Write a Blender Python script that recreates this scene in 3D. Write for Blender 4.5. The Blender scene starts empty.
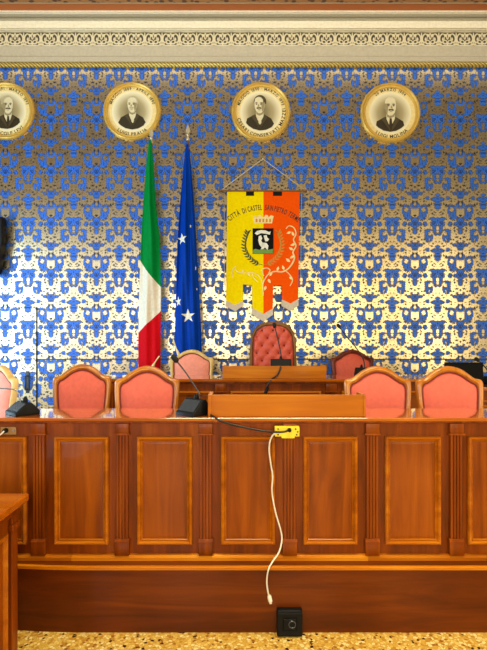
import bpy, bmesh, math, random
from mathutils import Vector, Matrix
random.seed(7)
PI = math.pi
SC = bpy.context.scene
COL = SC.collection
R = math.radians

# ------------------------------------------------------------------ camera, world, lights, exposure
F = 500.0            # focal length in pixels of the 487x650 frame
CAMZ = 1.6
HOR = 340.0          # horizon row
cam_d = bpy.data.cameras.new('camera')
cam_d.sensor_width = 36.0
cam_d.lens = 36.0 * F / 650.0
cam_d.shift_y = (HOR - 325.0) / 650.0
cam_d.clip_start = 0.05
cam = bpy.data.objects.new('camera', cam_d)
COL.objects.link(cam)
cam.location = (0, 0, CAMZ)
cam.rotation_euler = (PI / 2, 0, 0)
SC.camera = cam

w = bpy.data.worlds.new('world')
SC.world = w
w.use_nodes = True
w.node_tree.nodes['Background'].inputs[0].default_value = (1.0, 0.93, 0.84, 1)
w.node_tree.nodes['Background'].inputs[1].default_value = 0.12

def area(name, loc, rot, sx, sy, energy, col):
    d = bpy.data.lights.new(name, 'AREA')
    d.shape = 'RECTANGLE'
    d.size, d.size_y = sx, sy
    d.energy = energy
    d.color = col
    o = bpy.data.objects.new(name, d)
    COL.objects.link(o)
    o.location = loc
    o.rotation_euler = rot
    return o
# daylight through the tall windows behind the photographer and in the left wall; two added side fills follow
for k, c in enumerate(((0.84, 0.93, 1.0), (1.0, 0.97, 0.88), (1.0, 0.88, 0.54), (1.0, 0.84, 0.44))):
    area('rear_window_light', (-3.3 + 2.2 * k, -4.35, 2.25), (R(90), 0, 0), 1.3, 3.2, 98, c)
area('left_window_and_fill_light', (-4.3, 4.0, 2.0), (R(90), 0, R(-90)), 1.8, 2.2, 165, (0.52, 0.80, 1.0))
area('left_window_and_fill_light', (-4.3, 0.9, 2.2), (R(90), 0, R(-90)), 1.8, 2.6, 60, (0.82, 0.92, 1.0))  # unseen fill added to brighten the wall fabric's reflections on the left
area('right_fill_light', (4.3, 1.2, 2.2), (R(90), 0, R(90)), 2.6, 2.6, 100, (1.0, 0.88, 0.58))  # unseen warm fill added so the fabric's right side reflects brightly
# ceiling lamp of the hall, then an added strip by the cornice
area('ceiling_lamp_light', (0.3, 2.2, 4.9), (0, 0, 0), 2.6, 1.2, 96, (1.0, 0.88, 0.58)).data.spread = R(122)
area('cornice_fill_light', (0, 5.55, 5.57), (R(36), 0, 0), 7.5, 0.16, 18, (1.0, 0.93, 0.80))  # unseen strip added to brighten the portraits and cornice
SC.view_settings.view_transform = 'Standard'
SC.view_settings.look = 'None'
SC.view_settings.gamma = 1.0
SC.view_settings.use_curve_mapping = False
SC.view_settings.exposure = 0.0

# ------------------------------------------------------------------ small helpers
def at(px, py, y):
    """point at depth y that the photograph shows at column px, row py"""
    return Vector(((px - 243.5) * y / F, y, CAMZ - (py - HOR) * y / F))
def s2l(c):
    return tuple(((v / 255) / 12.92 if v / 255 <= 0.04045 else ((v / 255 + 0.055) / 1.055) ** 2.4) for v in c)

def new_mat(name):
    m = bpy.data.materials.new(name)
    m.use_nodes = True
    nt = m.node_tree
    b = nt.nodes['Principled BSDF']
    return m, nt, b
def flat(name, rgb, rough=0.5, metal=0.0, coat=0.0, sheen=0.0, spec=0.5, bump=0.0, bscale=200):
    m, nt, b = new_mat(name)
    c = s2l(rgb)
    N = nt.nodes.new; L = nt.links.new
    nz = N('ShaderNodeTexNoise'); nz.inputs['Scale'].default_value = 35
    nz.inputs['Detail'].default_value = 3
    tc = N('ShaderNodeTexCoord'); L(tc.outputs['Object'], nz.inputs['Vector'])
    rp = N('ShaderNodeValToRGB'); L(nz.outputs['Fac'], rp.inputs[0])
    rp.color_ramp.elements[0].position = 0.3
    rp.color_ramp.elements[1].position = 0.7
    rp.color_ramp.elements[0].color = (c[0] * .92, c[1] * .92, c[2] * .92, 1)
    rp.color_ramp.elements[1].color = (min(1, c[0] * 1.06), min(1, c[1] * 1.06), min(1, c[2] * 1.06), 1)
    L(rp.outputs[0], b.inputs['Base Color'])
    b.inputs['Roughness'].default_value = rough
    b.inputs['Metallic'].default_value = metal
    b.inputs['Coat Weight'].default_value = coat
    b.inputs['Coat Roughness'].default_value = 0.12
    b.inputs['Sheen Weight'].default_value = sheen
    b.inputs['Specular IOR Level'].default_value = spec
    if bump:
        n2 = N('ShaderNodeTexNoise'); n2.inputs['Scale'].default_value = bscale
        L(tc.outputs['Object'], n2.inputs['Vector'])
        bp = N('ShaderNodeBump'); bp.inputs['Strength'].default_value = bump
        bp.inputs['Distance'].default_value = 0.002
        L(n2.outputs['Fac'], bp.inputs['Height']); L(bp.outputs[0], b.inputs['Normal'])
    return m
def wood(name, dark, mid, light, grain='Z', rough=0.35, coat=0.08, coat_r=0.1, spec=0.16):
    m, nt, b = new_mat(name)
    N = nt.nodes.new; L = nt.links.new
    geo = N('ShaderNodeNewGeometry')
    oi = N('ShaderNodeObjectInfo')
    off = N('ShaderNodeVectorMath'); off.operation = 'SCALE'
    cmb = N('ShaderNodeCombineXYZ')
    for k in range(3): L(oi.outputs['Random'], cmb.inputs[k])
    L(cmb.outputs[0], off.inputs[0]); off.inputs['Scale'].default_value = 7.0
    add = N('ShaderNodeVectorMath'); L(geo.outputs['Position'], add.inputs[0]); L(off.outputs[0], add.inputs[1])
    mp = N('ShaderNodeMapping'); L(add.outputs[0], mp.inputs[0])
    s = {'X': (1.1, 14, 14), 'Y': (14, 1.1, 14), 'Z': (14, 14, 1.1)}[grain]
    mp.inputs['Scale'].default_value = s
    nz = N('ShaderNodeTexNoise'); L(mp.outputs[0], nz.inputs['Vector'])
    nz.inputs['Scale'].default_value = 1.0; nz.inputs['Detail'].default_value = 6
    nz.inputs['Roughness'].default_value = 0.6; nz.inputs['Distortion'].default_value = 0.8
    big = N('ShaderNodeTexNoise'); L(add.outputs[0], big.inputs['Vector'])
    big.inputs['Scale'].default_value = 2.2; big.inputs['Detail'].default_value = 2
    mx = N('ShaderNodeMath'); mx.operation = 'MULTIPLY_ADD'
    L(big.outputs['Fac'], mx.inputs[0]); mx.inputs[1].default_value = 0.45; mx.inputs[2].default_value = -0.22
    sm = N('ShaderNodeMath'); sm.operation = 'ADD'
    L(nz.outputs['Fac'], sm.inputs[0]); L(mx.outputs[0], sm.inputs[1])
    rp = N('ShaderNodeValToRGB'); L(sm.outputs[0], rp.inputs[0])
    e = rp.color_ramp.elements
    e[0].position = 0.28; e[0].color = (*s2l(dark), 1)
    e[1].position = 0.78; e[1].color = (*s2l(light), 1)
    q = e.new(0.52); q.color = (*s2l(mid), 1)
    L(rp.outputs[0], b.inputs['Base Color'])
    b.inputs['Roughness'].default_value = rough
    b.inputs['Specular IOR Level'].default_value = spec
    b.inputs['Coat Weight'].default_value = coat
    b.inputs['Coat Roughness'].default_value = coat_r
    return m

# --- pattern drawing with nodes: union of ellipses in a 2D coordinate
class Pat:
    def __init__(s, nt): s.nt = nt
    def node(s, t, **k):
        n = s.nt.nodes.new(t)
        for a, v in k.items(): setattr(n, a, v)
        return n
    def math(s, op, a, b=None, c=None):
        n = s.node('ShaderNodeMath', operation=op)
        for i, v in enumerate((a, b, c)):
            if v is None: continue
            if isinstance(v, (int, float)): n.inputs[i].default_value = v
            else: s.nt.links.new(v, n.inputs[i])
        return n.outputs[0]
    def ell(s, vec, x, y, rx, ry, rot=0):
        m = s.node('ShaderNodeMapping', vector_type='TEXTURE')
        s.nt.links.new(vec, m.inputs['Vector'])
        m.inputs['Location'].default_value = (x, y, 0)
        m.inputs['Rotation'].default_value = (0, 0, R(rot))
        m.inputs['Scale'].default_value = (rx, ry, 1)
        l = s.node('ShaderNodeVectorMath', operation='LENGTH')
        s.nt.links.new(m.outputs[0], l.inputs[0])
        r = min(rx, ry)
        return s.math('MULTIPLY_ADD', l.outputs['Value'], r, -r)
    def union(s, vec, shapes, start=None):
        acc = start
        for e in shapes:
            d = s.ell(vec, *e)
            acc = d if acc is None else s.math('MINIMUM', acc, d)
        return acc
    def step(s, d, a, b):      # 1 where d<a, 0 where d>b
        n = s.node('ShaderNodeMapRange', interpolation_type='SMOOTHSTEP')
        s.nt.links.new(d, n.inputs['Value'])
        n.inputs['From Min'].default_value = a; n.inputs['From Max'].default_value = b
        n.inputs['To Min'].default_value = 1; n.inputs['To Max'].default_value = 0
        return n.outputs[0]
    def mix(s, fac, a, b):
        n = s.node('ShaderNodeMix', data_type='RGBA')
        if isinstance(fac, float): n.inputs[0].default_value = fac
        else: s.nt.links.new(fac, n.inputs[0])
        for i, v in ((6, a), (7, b)):
            if isinstance(v, tuple): n.inputs[i].default_value = (*v, 1)
            else: s.nt.links.new(v, n.inputs[i])
        return n.outputs[2]

WALL_Y = 6.3
def damask():
    m, nt, b = new_mat('blue_and_gold_damask')
    p = Pat(nt)
    pxm = F / WALL_Y
    geo = p.node('ShaderNodeNewGeometry')
    sep = p.node('ShaderNodeSeparateXYZ'); nt.links.new(geo.outputs['Position'], sep.inputs[0])
    per, vper = 45.5, 51.6
    cx = (369.4 - 243.5) / pxm
    cz = CAMZ - (262 - HOR) / pxm
    # folded x: 0 at column A, per/2 at column B
    u = p.math('MULTIPLY_ADD', sep.outputs[0], pxm, -cx * pxm)
    u = p.math('PINGPONG', u, per / 2)
    v = p.math('MULTIPLY_ADD', sep.outputs[2], pxm, -cz * pxm)
    v = p.math('WRAP', v, vper / 2, -vper / 2)
    cb = p.node('ShaderNodeCombineXYZ'); nt.links.new(u, cb.inputs[0]); nt.links.new(v, cb.inputs[1])
    nz = p.node('ShaderNodeTexNoise'); nt.links.new(cb.outputs[0], nz.inputs['Vector'])
    nz.inputs['Scale'].default_value = 0.62; nz.inputs['Detail'].default_value = 2.5; nz.inputs['Roughness'].default_value = 0.6
    dv = p.node('ShaderNodeVectorMath', operation='MULTIPLY_ADD')
    nt.links.new(nz.outputs['Color'], dv.inputs[0])
    dv.inputs[1].default_value = (4.4, 4.4, 0); dv.inputs[2].default_value = (-2.2, -2.2, 0)
    ad = p.node('ShaderNodeVectorMath'); nt.links.new(cb.outputs[0], ad.inputs[0]); nt.links.new(dv.outputs[0], ad.inputs[1])
    vec = ad.outputs[0]
    H = per / 2
    B = lambda x, y, rx, ry, rot=0: (H - x, y, rx, ry, -rot)
    blue = [
        # column A : cup, two lobes and band of the wreath
        (0, 5.2, 4.7, 3.7), (8.4, -0.8, 4.6, 6.3, 6), (10.6, 4.6, 3.0, 1.0, -8), (5.2, -7.0, 5.6, 1.7, -14), (0, -9.2, 4.2, 1.8),
        # lozenge with side squares, stem
        (0, -13.4, 4.6, 4.4), (4.2, -13.5, 2.9, 2.0), (10.3, -13.6, 2.3, 2.3), (0, -19.0, 3.2, 1.2), (0, -21.6, 2.1, 2.7),
        # fan above
        (0, 16.2, 4.4, 3.4), (6.0, 16.9, 2.5, 1.2, 12), (0, 12.4, 2.2, 1.2), (8.6, 18.6, 1.2, 0.9), (3.2, 20.0, 1.1, 1.3, -30),
        # column B : vase with small squares
        B(0, 11.2, 6.6, 2.8), B(0, 5.6, 3.5, 5.0), B(10.2, 12.4, 2.0, 2.2), B(0, 15.4, 2.6, 1.6),
        # flower
        B(0, -9.6, 2.6, 3.2), B(4.6, -8.6, 3.2, 1.9, 14), B(3.6, -13.2, 3.6, 3.6), B(3.0, -19.0, 2.2, 3.4), B(1.4, -23.4, 2.8, 1.3),
        # side leaves, wrapped over the repeat
        B(9.6, -19.9, 3.6, 1.4, -8), B(8.8, -27.2, 4.1, 5.0), B(8.8, 24.4, 4.1, 5.0), B(11.6, -22.6, 1.6, 3.0, 10),
    ]
    holes = [(8.7, 0.8, 2.3, 3.0), (0, 6.6, 1.2, 2.4), (0, -4.4, 4.0, 2.7), B(0, -18.6, 1.5, 2.6), B(7.6, -23.4, 1.9, 1.6), B(8.2, 22.4, 0.6, 2.6, 15), (3.0, -1.6, 1.6, 1.2, -30)]
    darks = [(0, -5.3, 1.1, 1.2), (3.4, 24.9, 1.4, 1.4), (6.8, -10.2, 1.2, 0.6, -20), (6.2, -17.8, 0.9, 0.7), (5.6, -20.6, 0.7, 1.2), (4.2, -23.4, 0.8, 0.6),
             (9.2, 11.6, 1.0, 0.7), (13.6, -9.0, 0.7, 0.9), (14.2, 5.2, 0.9, 0.7), (5.4, 11.0, 0.9, 0.5), (6.6, 22.4, 1.0, 0.7, 30), (9.4, 22.2, 0.7, 1.0),
             B(2.8, -1.6, 1.4, 0.5, 20), B(5.0, -3.2, 0.7, 1.2), B(3.2, -4.4, 0.9, 0.5), B(6.4, 0.4, 0.9, 0.6), B(6.2, 6.4, 0.8, 0.9), B(13.6, 9.4, 0.6, 0.8),
             B(5.8, 16.2, 1.0, 0.6), B(4.2, 18.6, 0.7, 0.9), B(1.6, 20.4, 0.7, 0.5), B(13.8, -14.0, 0.8, 0.8), (0, 23.2, 0.8, 0.9), (2.2, 8.0, 0.5, 1.5)]
    d = p.union(vec, blue)
    dh = p.union(vec, holes)
    d = p.math('MAXIMUM', d, p.math('MULTIPLY', dh, -1.0))
    dd = p.union(vec, darks)
    fb = p.step(d, -0.3, 0.0)
    outl = p.step(p.math('ABSOLUTE', p.math('SUBTRACT', d, -0.1)), 0.15, 0.6)
    fd = p.math('MAXIMUM', p.step(dd, -0.1, 0.3), p.math('MULTIPLY', outl, 0.8))
    gold = s2l((226, 209, 172)); navy = s2l((14, 16, 40)); bl = s2l((40, 118, 240)); tan = s2l((150, 104, 60))
    n2 = p.node('ShaderNodeTexNoise'); nt.links.new(cb.outputs[0], n2.inputs['Vector'])
    n2.inputs['Scale'].default_value = 0.75; n2.inputs['Detail'].default_value = 1.0
    nb = n2.outputs['Fac']
    # brown flecks in the ground, dark shading threads inside the blue figures
    fleck = p.math('MULTIPLY', p.step(nb, 0.36, 0.42), 0.8)
    thread = p.math('MULTIPLY', p.step(p.math('MULTIPLY_ADD', d, 0.10, p.math('SUBTRACT', 1.0, nb)), 0.26, 0.36), 0.8)
    c = p.mix(fb, p.mix(fleck, gold, tan), p.mix(thread, bl, navy))
    c = p.mix(fd, c, navy)
    nt.links.new(c, b.inputs['Base Color'])
    ground = p.math('MULTIPLY', p.math('SUBTRACT', 1.0, fb), p.math('SUBTRACT', 1.0, fd))
    nt.links.new(p.math('MULTIPLY', ground, 1.0), b.inputs['Metallic'])
    nt.links.new(p.math('MULTIPLY_ADD', ground, -0.22, 0.5), b.inputs['Roughness'])
    return m
def frieze_mat():
    m, nt, b = new_mat('painted_scroll_frieze')
    p = Pat(nt)
    y = 6.27; pxm = F / y
    geo = p.node('ShaderNodeNewGeometry')
    sep = p.node('ShaderNodeSeparateXYZ'); nt.links.new(geo.outputs['Position'], sep.inputs[0])
    u = p.math('MULTIPLY_ADD', sep.outputs[0], pxm, 243.5 - 15.0)
    u = p.math('PINGPONG', u, 17.3 / 2)
    v = p.math('MULTIPLY_ADD', sep.outputs[2], pxm, -(CAMZ * pxm + HOR - 38.5))
    cb = p.node('ShaderNodeCombineXYZ'); nt.links.new(u, cb.inputs[0]); nt.links.new(v, cb.inputs[1])
    vec = cb.outputs[0]
    sh = [(0, 2.2, 1.4, 3.4), (2.6, 3.0, 1.6, 1.6), (5.6, 0.2, 2.9, 5.0, 12), (2.6, -3.6, 2.7, 2.3, 20), (0, -5.2, 1.0, 1.6),
          (8.65, 0, 0.75, 6.5), (7.4, -5.8, 1.7, 1.0), (0, 6.6, 9, 0.6), (0, -7.0, 9, 0.7)]
    ho = [(5.2, 0.4, 1.9, 3.6, 12), (2.4, -3.4, 1.4, 1.1, 20), (0, 2.2, 0.5, 1.7)]
    sh2 = [(4.6, -0.6, 0.9, 1.7, 10)]
    d = p.math('MAXIMUM', p.union(vec, sh), p.math('MULTIPLY', p.union(vec, ho), -1.0))
    d = p.union(vec, sh2, d)
    c = p.mix(p.step(d, -0.3, 0.3), s2l((66, 56, 38)), s2l((222, 212, 176)))
    nt.links.new(c, b.inputs['Base Color'])
    b.inputs['Roughness'].default_value = 0.6
    return m
def rope_mat():
    m, nt, b = new_mat('gilt_rope')
    p = Pat(nt)
    geo = p.node('ShaderNodeNewGeometry')
    sep = p.node('ShaderNodeSeparateXYZ'); nt.links.new(geo.outputs['Position'], sep.inputs[0])
    a = p.math('MULTIPLY_ADD', sep.outputs[2], 1.2, p.math('MULTIPLY', sep.outputs[0], 1.0))
    s = p.math('PINGPONG', p.math('MULTIPLY', a, 22.0), 0.5)
    c = p.mix(p.step(s, 0.12, 0.3), s2l((236, 214, 120)), s2l((150, 118, 46)))
    nt.links.new(c, b.inputs['Base Color'])
    b.inputs['Roughness'].default_value = 0.35
    b.inputs['Metallic'].default_value = 0.5
    bp = p.node('ShaderNodeBump'); bp.inputs['Distance'].default_value = 0.02
    nt.links.new(s, bp.inputs['Height']); nt.links.new(bp.outputs[0], b.inputs['Normal'])
    return m
def terrazzo():
    m, nt, b = new_mat('yellow_terrazzo')
    p = Pat(nt); L = nt.links.new
    geo = p.node('ShaderNodeNewGeometry')
    def vor(scale, feat='F1'):
        v = p.node('ShaderNodeTexVoronoi'); v.feature = feat
        v.inputs['Scale'].default_value = scale
        L(geo.outputs['Position'], v.inputs['Vector'])
        return v
    v1 = vor(58); e1 = vor(58, 'DISTANCE_TO_EDGE')
    sp = p.node('ShaderNodeSeparateXYZ'); L(v1.outputs['Color'], sp.inputs[0])
    rp = p.node('ShaderNodeValToRGB'); L(sp.outputs[0], rp.inputs[0])
    rp.color_ramp.interpolation = 'CONSTANT'
    e = rp.color_ramp.elements
    cols = [(0, (214, 170, 70)), (0.25, (232, 200, 110)), (0.45, (190, 136, 44)), (0.6, (240, 220, 150)), (0.75, (222, 182, 84)), (0.88, (150, 92, 30)), (0.95, (60, 30, 16))]
    e[0].position = 0; e[0].color = (*s2l(cols[0][1]), 1)
    e[1].position = cols[-1][0]; e[1].color = (*s2l(cols[-1][1]), 1)
    for q, c in cols[1:-1]:
        z = e.new(q); z.color = (*s2l(c), 1)
    g = p.step(e1.outputs['Distance'], 0.03, 0.1)
    c = p.mix(g, rp.outputs[0], s2l((196, 150, 66)))
    L(c, b.inputs['Base Color'])
    b.inputs['Roughness'].default_value = 0.22
    b.inputs['Coat Weight'].default_value = 0.3
    return m
def ceiling_mat():
    m, nt, b = new_mat('painted_orange_ceiling')
    p = Pat(nt)
    geo = p.node('ShaderNodeNewGeometry')
    nz = p.node('ShaderNodeTexNoise'); nz.inputs['Scale'].default_value = 1.5
    nt.links.new(geo.outputs['Position'], nz.inputs['Vector'])
    c = p.mix(nz.outputs['Fac'], s2l((196, 112, 52)), s2l((178, 96, 42)))
    nt.links.new(c, b.inputs['Base Color'])
    b.inputs['Roughness'].default_value = 0.7
    return m
def border_mat():
    m, nt, b = new_mat('painted_ceiling_border')
    p = Pat(nt)
    geo = p.node('ShaderNodeNewGeometry')
    v = p.node('ShaderNodeTexVoronoi'); v.inputs['Scale'].default_value = 14
    nt.links.new(geo.outputs['Position'], v.inputs['Vector'])
    c = p.mix(p.step(v.outputs['Distance'], 0.3, 0.5), s2l((170, 120, 70)), s2l((92, 60, 40)))
    nt.links.new(c, b.inputs['Base Color'])
    b.inputs['Roughness'].default_value = 0.7
    return m
def vignette_mat(rad):
    m, nt, b = new_mat('sepia_print')
    p = Pat(nt)
    tc = p.node('ShaderNodeTexCoord')
    l = p.node('ShaderNodeVectorMath', operation='LENGTH'); nt.links.new(tc.outputs['Object'], l.inputs[0])
    n = p.math('DIVIDE', l.outputs['Value'], rad)
    rp = p.node('ShaderNodeValToRGB'); nt.links.new(n, rp.inputs[0])
    e = rp.color_ramp.elements
    e[0].position = 0.2; e[0].color = (*s2l((150, 138, 100)), 1)
    e[1].position = 0.68; e[1].color = (*s2l((255, 246, 206)), 1)
    q = e.new(0.42); q.color = (*s2l((186, 172, 128)), 1)
    nt.links.new(rp.outputs[0], b.inputs['Base Color'])
    b.inputs['Roughness'].default_value = 0.25
    return m

M = dict(
    damask=damask(), frieze=frieze_mat(), rope=rope_mat(), terrazzo=terrazzo(), ceiling=ceiling_mat(), border=border_mat(),
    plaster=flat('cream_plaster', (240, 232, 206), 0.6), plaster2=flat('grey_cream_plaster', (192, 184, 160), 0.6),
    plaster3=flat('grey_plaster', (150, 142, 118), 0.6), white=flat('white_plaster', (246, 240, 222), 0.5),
    vault=flat('dark_vault', (116, 104, 96), 0.8),
    sidewall=flat('ochre_wall', (176, 166, 146), 0.7),
    woodv=wood('walnut_upright', (90, 37, 1), (130, 57, 2), (160, 80, 6), 'Z'),
    woodp=wood('walnut_panel', (106, 45, 1), (142, 67, 2), (168, 86, 4), 'Z', rough=0.4, coat=0.1),
    woodm=wood('honey_moulding', (144, 72, 6), (176, 96, 10), (204, 124, 22), 'X', rough=0.3),
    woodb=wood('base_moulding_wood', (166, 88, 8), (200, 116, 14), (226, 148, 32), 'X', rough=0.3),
    woodt=wood('polished_worktop', (140, 64, 4), (172, 86, 8), (196, 110, 18), 'X', rough=0.12, coat=1.0, coat_r=0.04, spec=0.8),
    woodh=wood('board_wood', (156, 82, 4), (182, 102, 8), (202, 126, 16), 'X', rough=0.3),
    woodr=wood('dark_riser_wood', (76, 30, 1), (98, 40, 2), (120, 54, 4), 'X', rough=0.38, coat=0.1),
    chairw=wood('chair_walnut', (150, 82, 14), (186, 110, 26), (208, 134, 42), 'Z', rough=0.25, coat=0.8),
    chaird=wood('dark_mahogany', (70, 24, 10), (104, 38, 18), (130, 52, 26), 'Z', rough=0.3),
    chairp=wood('pale_gilt_and_glare_wood', (190, 150, 84), (218, 182, 112), (236, 206, 140), 'Z', rough=0.3),  # also paints the daylight glare on the leftmost chair's frame
    coral=flat('coral_velvet', (222, 102, 82), 0.65, sheen=0.4, spec=0.3, bump=0.15, bscale=600),
    red=flat('red_leather', (206, 80, 56), 0.5, sheen=0.2, spec=0.4),
    salmon=flat('salmon_velvet', (240, 146, 122), 0.65, sheen=0.4, spec=0.3),
    pipe=flat('dark_red_piping', (120, 34, 20), 0.6),
    thronew=wood('throne_frame_wood', (84, 50, 22), (122, 80, 38), (150, 108, 56), 'Z', rough=0.3),
    black=flat('black_plastic', (10, 10, 11), 0.55, spec=0.2), grey=flat('dark_grey_metal', (70, 74, 80), 0.25, metal=0.4),
    steel=flat('steel', (150, 152, 156), 0.25, metal=0.9), foam=flat('black_foam', (14, 14, 15), 0.9),
    cable=flat('black_cable', (16, 15, 15), 0.4), wcable=flat('white_cable', (236, 228, 206), 0.4),
    yellow=flat('yellow_plastic', (240, 214, 40), 0.4), brass=flat('brass_plate', (160, 116, 60), 0.35, metal=0.6),
    ygreen=flat('flag_green', (0, 132, 56), 0.6, spec=0.05), fwhite=flat('flag_white', (236, 226, 204), 0.6, sheen=0.2),
    fred=flat('flag_red', (206, 10, 24), 0.6, spec=0.05), fblue=flat('flag_blue', (2, 58, 164), 0.5, spec=0.05),
    star=flat('star_cloth', (240, 236, 216), 0.6), gold=flat('gilt', (224, 184, 84), 0.4, metal=0.35), goldl=flat('gilt_mount', (250, 228, 160), 0.4),
    finial=flat('pale_brass', (206, 192, 156), 0.35, metal=0.3),
    pole=flat('brass_pole', (140, 104, 60), 0.35, metal=0.6),
    byel=flat('banner_yellow', (255, 222, 0), 0.7, spec=0.04), bora=flat('banner_orange', (255, 88, 4), 0.7, spec=0.04),
    fringe=flat('silver_fringe', (214, 196, 170), 0.6), cream=flat('cream_thread', (250, 224, 150), 0.5),
    green=flat('emblem_green', (110, 150, 60), 0.6), laurel=flat('laurel_green', (70, 80, 20), 0.6), laurelg=flat('laurel_gold', (214, 140, 30), 0.5),
    ink=flat('dark_lettering', (54, 40, 18), 0.6), ink2=flat('black_lettering', (44, 32, 12), 0.6), cord=flat('cord', (206, 192, 156), 0.7),
    skin=flat('print_light', (236, 226, 186), 0.35), hairw=flat('print_pale_grey', (196, 186, 146), 0.35), hair=flat('print_dark_hair', (84, 74, 50), 0.35),
    coatd=flat('print_dark_coat', (62, 54, 36), 0.35), shirt=flat('print_shirt', (240, 230, 190), 0.35), shade=flat('print_mid_grey', (166, 152, 112), 0.35),
    screen=flat('dark_screen', (6, 6, 7), 0.6, spec=0.12), seam=flat('dark_seam', (60, 62, 80), 0.7),
)

# ------------------------------------------------------------------ mesh helpers
def BM(): return bmesh.new()
def obj(name, bm, mats, parent=None, smooth=None, label=None):
    me = bpy.data.meshes.new(name)
    bmesh.ops.recalc_face_normals(bm, faces=bm.faces[:])
    bm.to_mesh(me); bm.free()
    if not isinstance(mats, (list, tuple)): mats = [mats]
    for k in mats: me.materials.append(M[k] if isinstance(k, str) else k)
    o = bpy.data.objects.new(name, me)
    COL.objects.link(o)
    if parent: o.parent = parent
    if smooth:
        for p in me.polygons: p.use_smooth = True
        try: me.set_sharp_from_angle(angle=R(smooth))
        except Exception: pass
    if label: o['label'] = label
    return o
def thing(name, label, cat, loc=(0, 0, 0), rz=0, group=None):
    o = bpy.data.objects.new(name, None); COL.objects.link(o)
    o.empty_display_size = 0.1
    o.location = loc; o.rotation_euler = (0, 0, rz)
    o['label'] = label; o['category'] = cat
    if group: o['group'] = group
    return o
def struct(name, bm, mats, smooth=None):
    o = obj(name, bm, mats, None, smooth); o['kind'] = 'structure'; return o
def dup(root, loc, rz, label, group=None):
    r = root.copy(); COL.objects.link(r); r.location = loc; r.rotation_euler = (0, 0, rz); r['label'] = label
    if group: r['group'] = group
    for ch in list(root.children):
        c = ch.copy(); COL.objects.link(c); c.parent = r
        for g in list(ch.children):
            d = g.copy(); COL.objects.link(d); d.parent = c
    return r
def box(bm, x0, x1, y0, y1, z0, z1, bev=0.0, seg=2, mi=0):
    t = bmesh.new()
    bmesh.ops.create_cube(t, size=1)
    for v in t.verts:
        v.co = Vector((x0 + (v.co.x + .5) * (x1 - x0), y0 + (v.co.y + .5) * (y1 - y0), z0 + (v.co.z + .5) * (z1 - z0)))
    if bev: bmesh.ops.bevel(t, geom=t.edges[:], offset=bev, segments=seg, affect='EDGES', profile=0.5)
    join(bm, t, mi)
def join(bm, t, mi=0):
    mp = {}
    for v in t.verts: mp[v] = bm.verts.new(v.co)
    for f in t.faces:
        try:
            n = bm.faces.new([mp[v] for v in f.verts]); n.material_index = mi; n.smooth = f.smooth
        except ValueError: pass
    t.free()
def prism(bm, pts, a0, a1, plane='XZ', mi=0, bev=0.0):
    """extrude a 2D outline from a0 to a1 along the axis the plane leaves out"""
    def P(p, a):
        if plane == 'XZ': return Vector((p[0], a, p[1]))
        if plane == 'XY': return Vector((p[0], p[1], a))
        return Vector((a, p[0], p[1]))
    t = bmesh.new()
    A = [t.verts.new(P(p, a0)) for p in pts]; B = [t.verts.new(P(p, a1)) for p in pts]
    n = len(pts)
    t.faces.new(A); t.faces.new(B[::-1])
    for i in range(n): t.faces.new((A[i], B[i], B[(i + 1) % n], A[(i + 1) % n]))
    if bev:
        bmesh.ops.recalc_face_normals(t, faces=t.faces[:])
        caps = [e for e in t.edges if len(e.link_faces) == 2 and any(len(f.verts) == n for f in e.link_faces) and n != 4]
        bmesh.ops.bevel(t, geom=caps or t.edges[:], offset=bev, segments=2, affect='EDGES', profile=0.5)
    join(bm, t, mi)
def flatpoly(bm, pts, y, mi=0):
    f = bm.faces.new([bm.verts.new((x, y, z)) for x, z in pts]); f.material_index = mi
    return f
def smoothpts(pts, n=6, closed=False):
    out = []; P = [Vector(p) for p in pts]; N = len(P)
    rng = range(N if closed else N - 1)
    for i in rng:
        p1, p2 = P[i], P[(i + 1) % N]
        p0 = P[i - 1] if (closed or i > 0) else p1
        p3 = P[(i + 2) % N] if (closed or i + 2 < N) else p2
        for k in range(n):
            t = k / n
            out.append(0.5 * ((2 * p1) + (p2 - p0) * t + (2 * p0 - 5 * p1 + 4 * p2 - p3) * t * t + (3 * p1 - p0 - 3 * p2 + p3) * t ** 3))
    if not closed: out.append(P[-1])
    return out
def tube(bm, pts, r, seg=8, mi=0, closed=False, sm=True):
    P = [Vector(p) for p in pts]; N = len(P)
    rs = r if isinstance(r, (list, tuple)) else [r] * N
    rings = []; prev = None
    for i in range(N):
        a = P[i - 1] if (i > 0 or closed) else P[i]
        b = P[(i + 1) % N] if (i < N - 1 or closed) else P[i]
        d = (b - a).normalized()
        if prev is None:
            up = Vector((0, 0, 1)) if abs(d.z) < 0.9 else Vector((0, 1, 0))
            x = d.cross(up).normalized()
        else:
            x = (prev - d * prev.dot(d)).normalized()
        prev = x
        y = d.cross(x)
        rings.append([bm.verts.new(P[i] + (x * math.cos(2 * PI * k / seg) + y * math.sin(2 * PI * k / seg)) * rs[i]) for k in range(seg)])
    for i in range(N if closed else N - 1):
        A, B = rings[i], rings[(i + 1) % N]
        for k in range(seg):
            f = bm.faces.new((A[k], A[(k + 1) % seg], B[(k + 1) % seg], B[k])); f.material_index = mi; f.smooth = sm
    if not closed:
        for q in (rings[0], rings[-1]):
            f = bm.faces.new(q); f.material_index = mi
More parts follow.
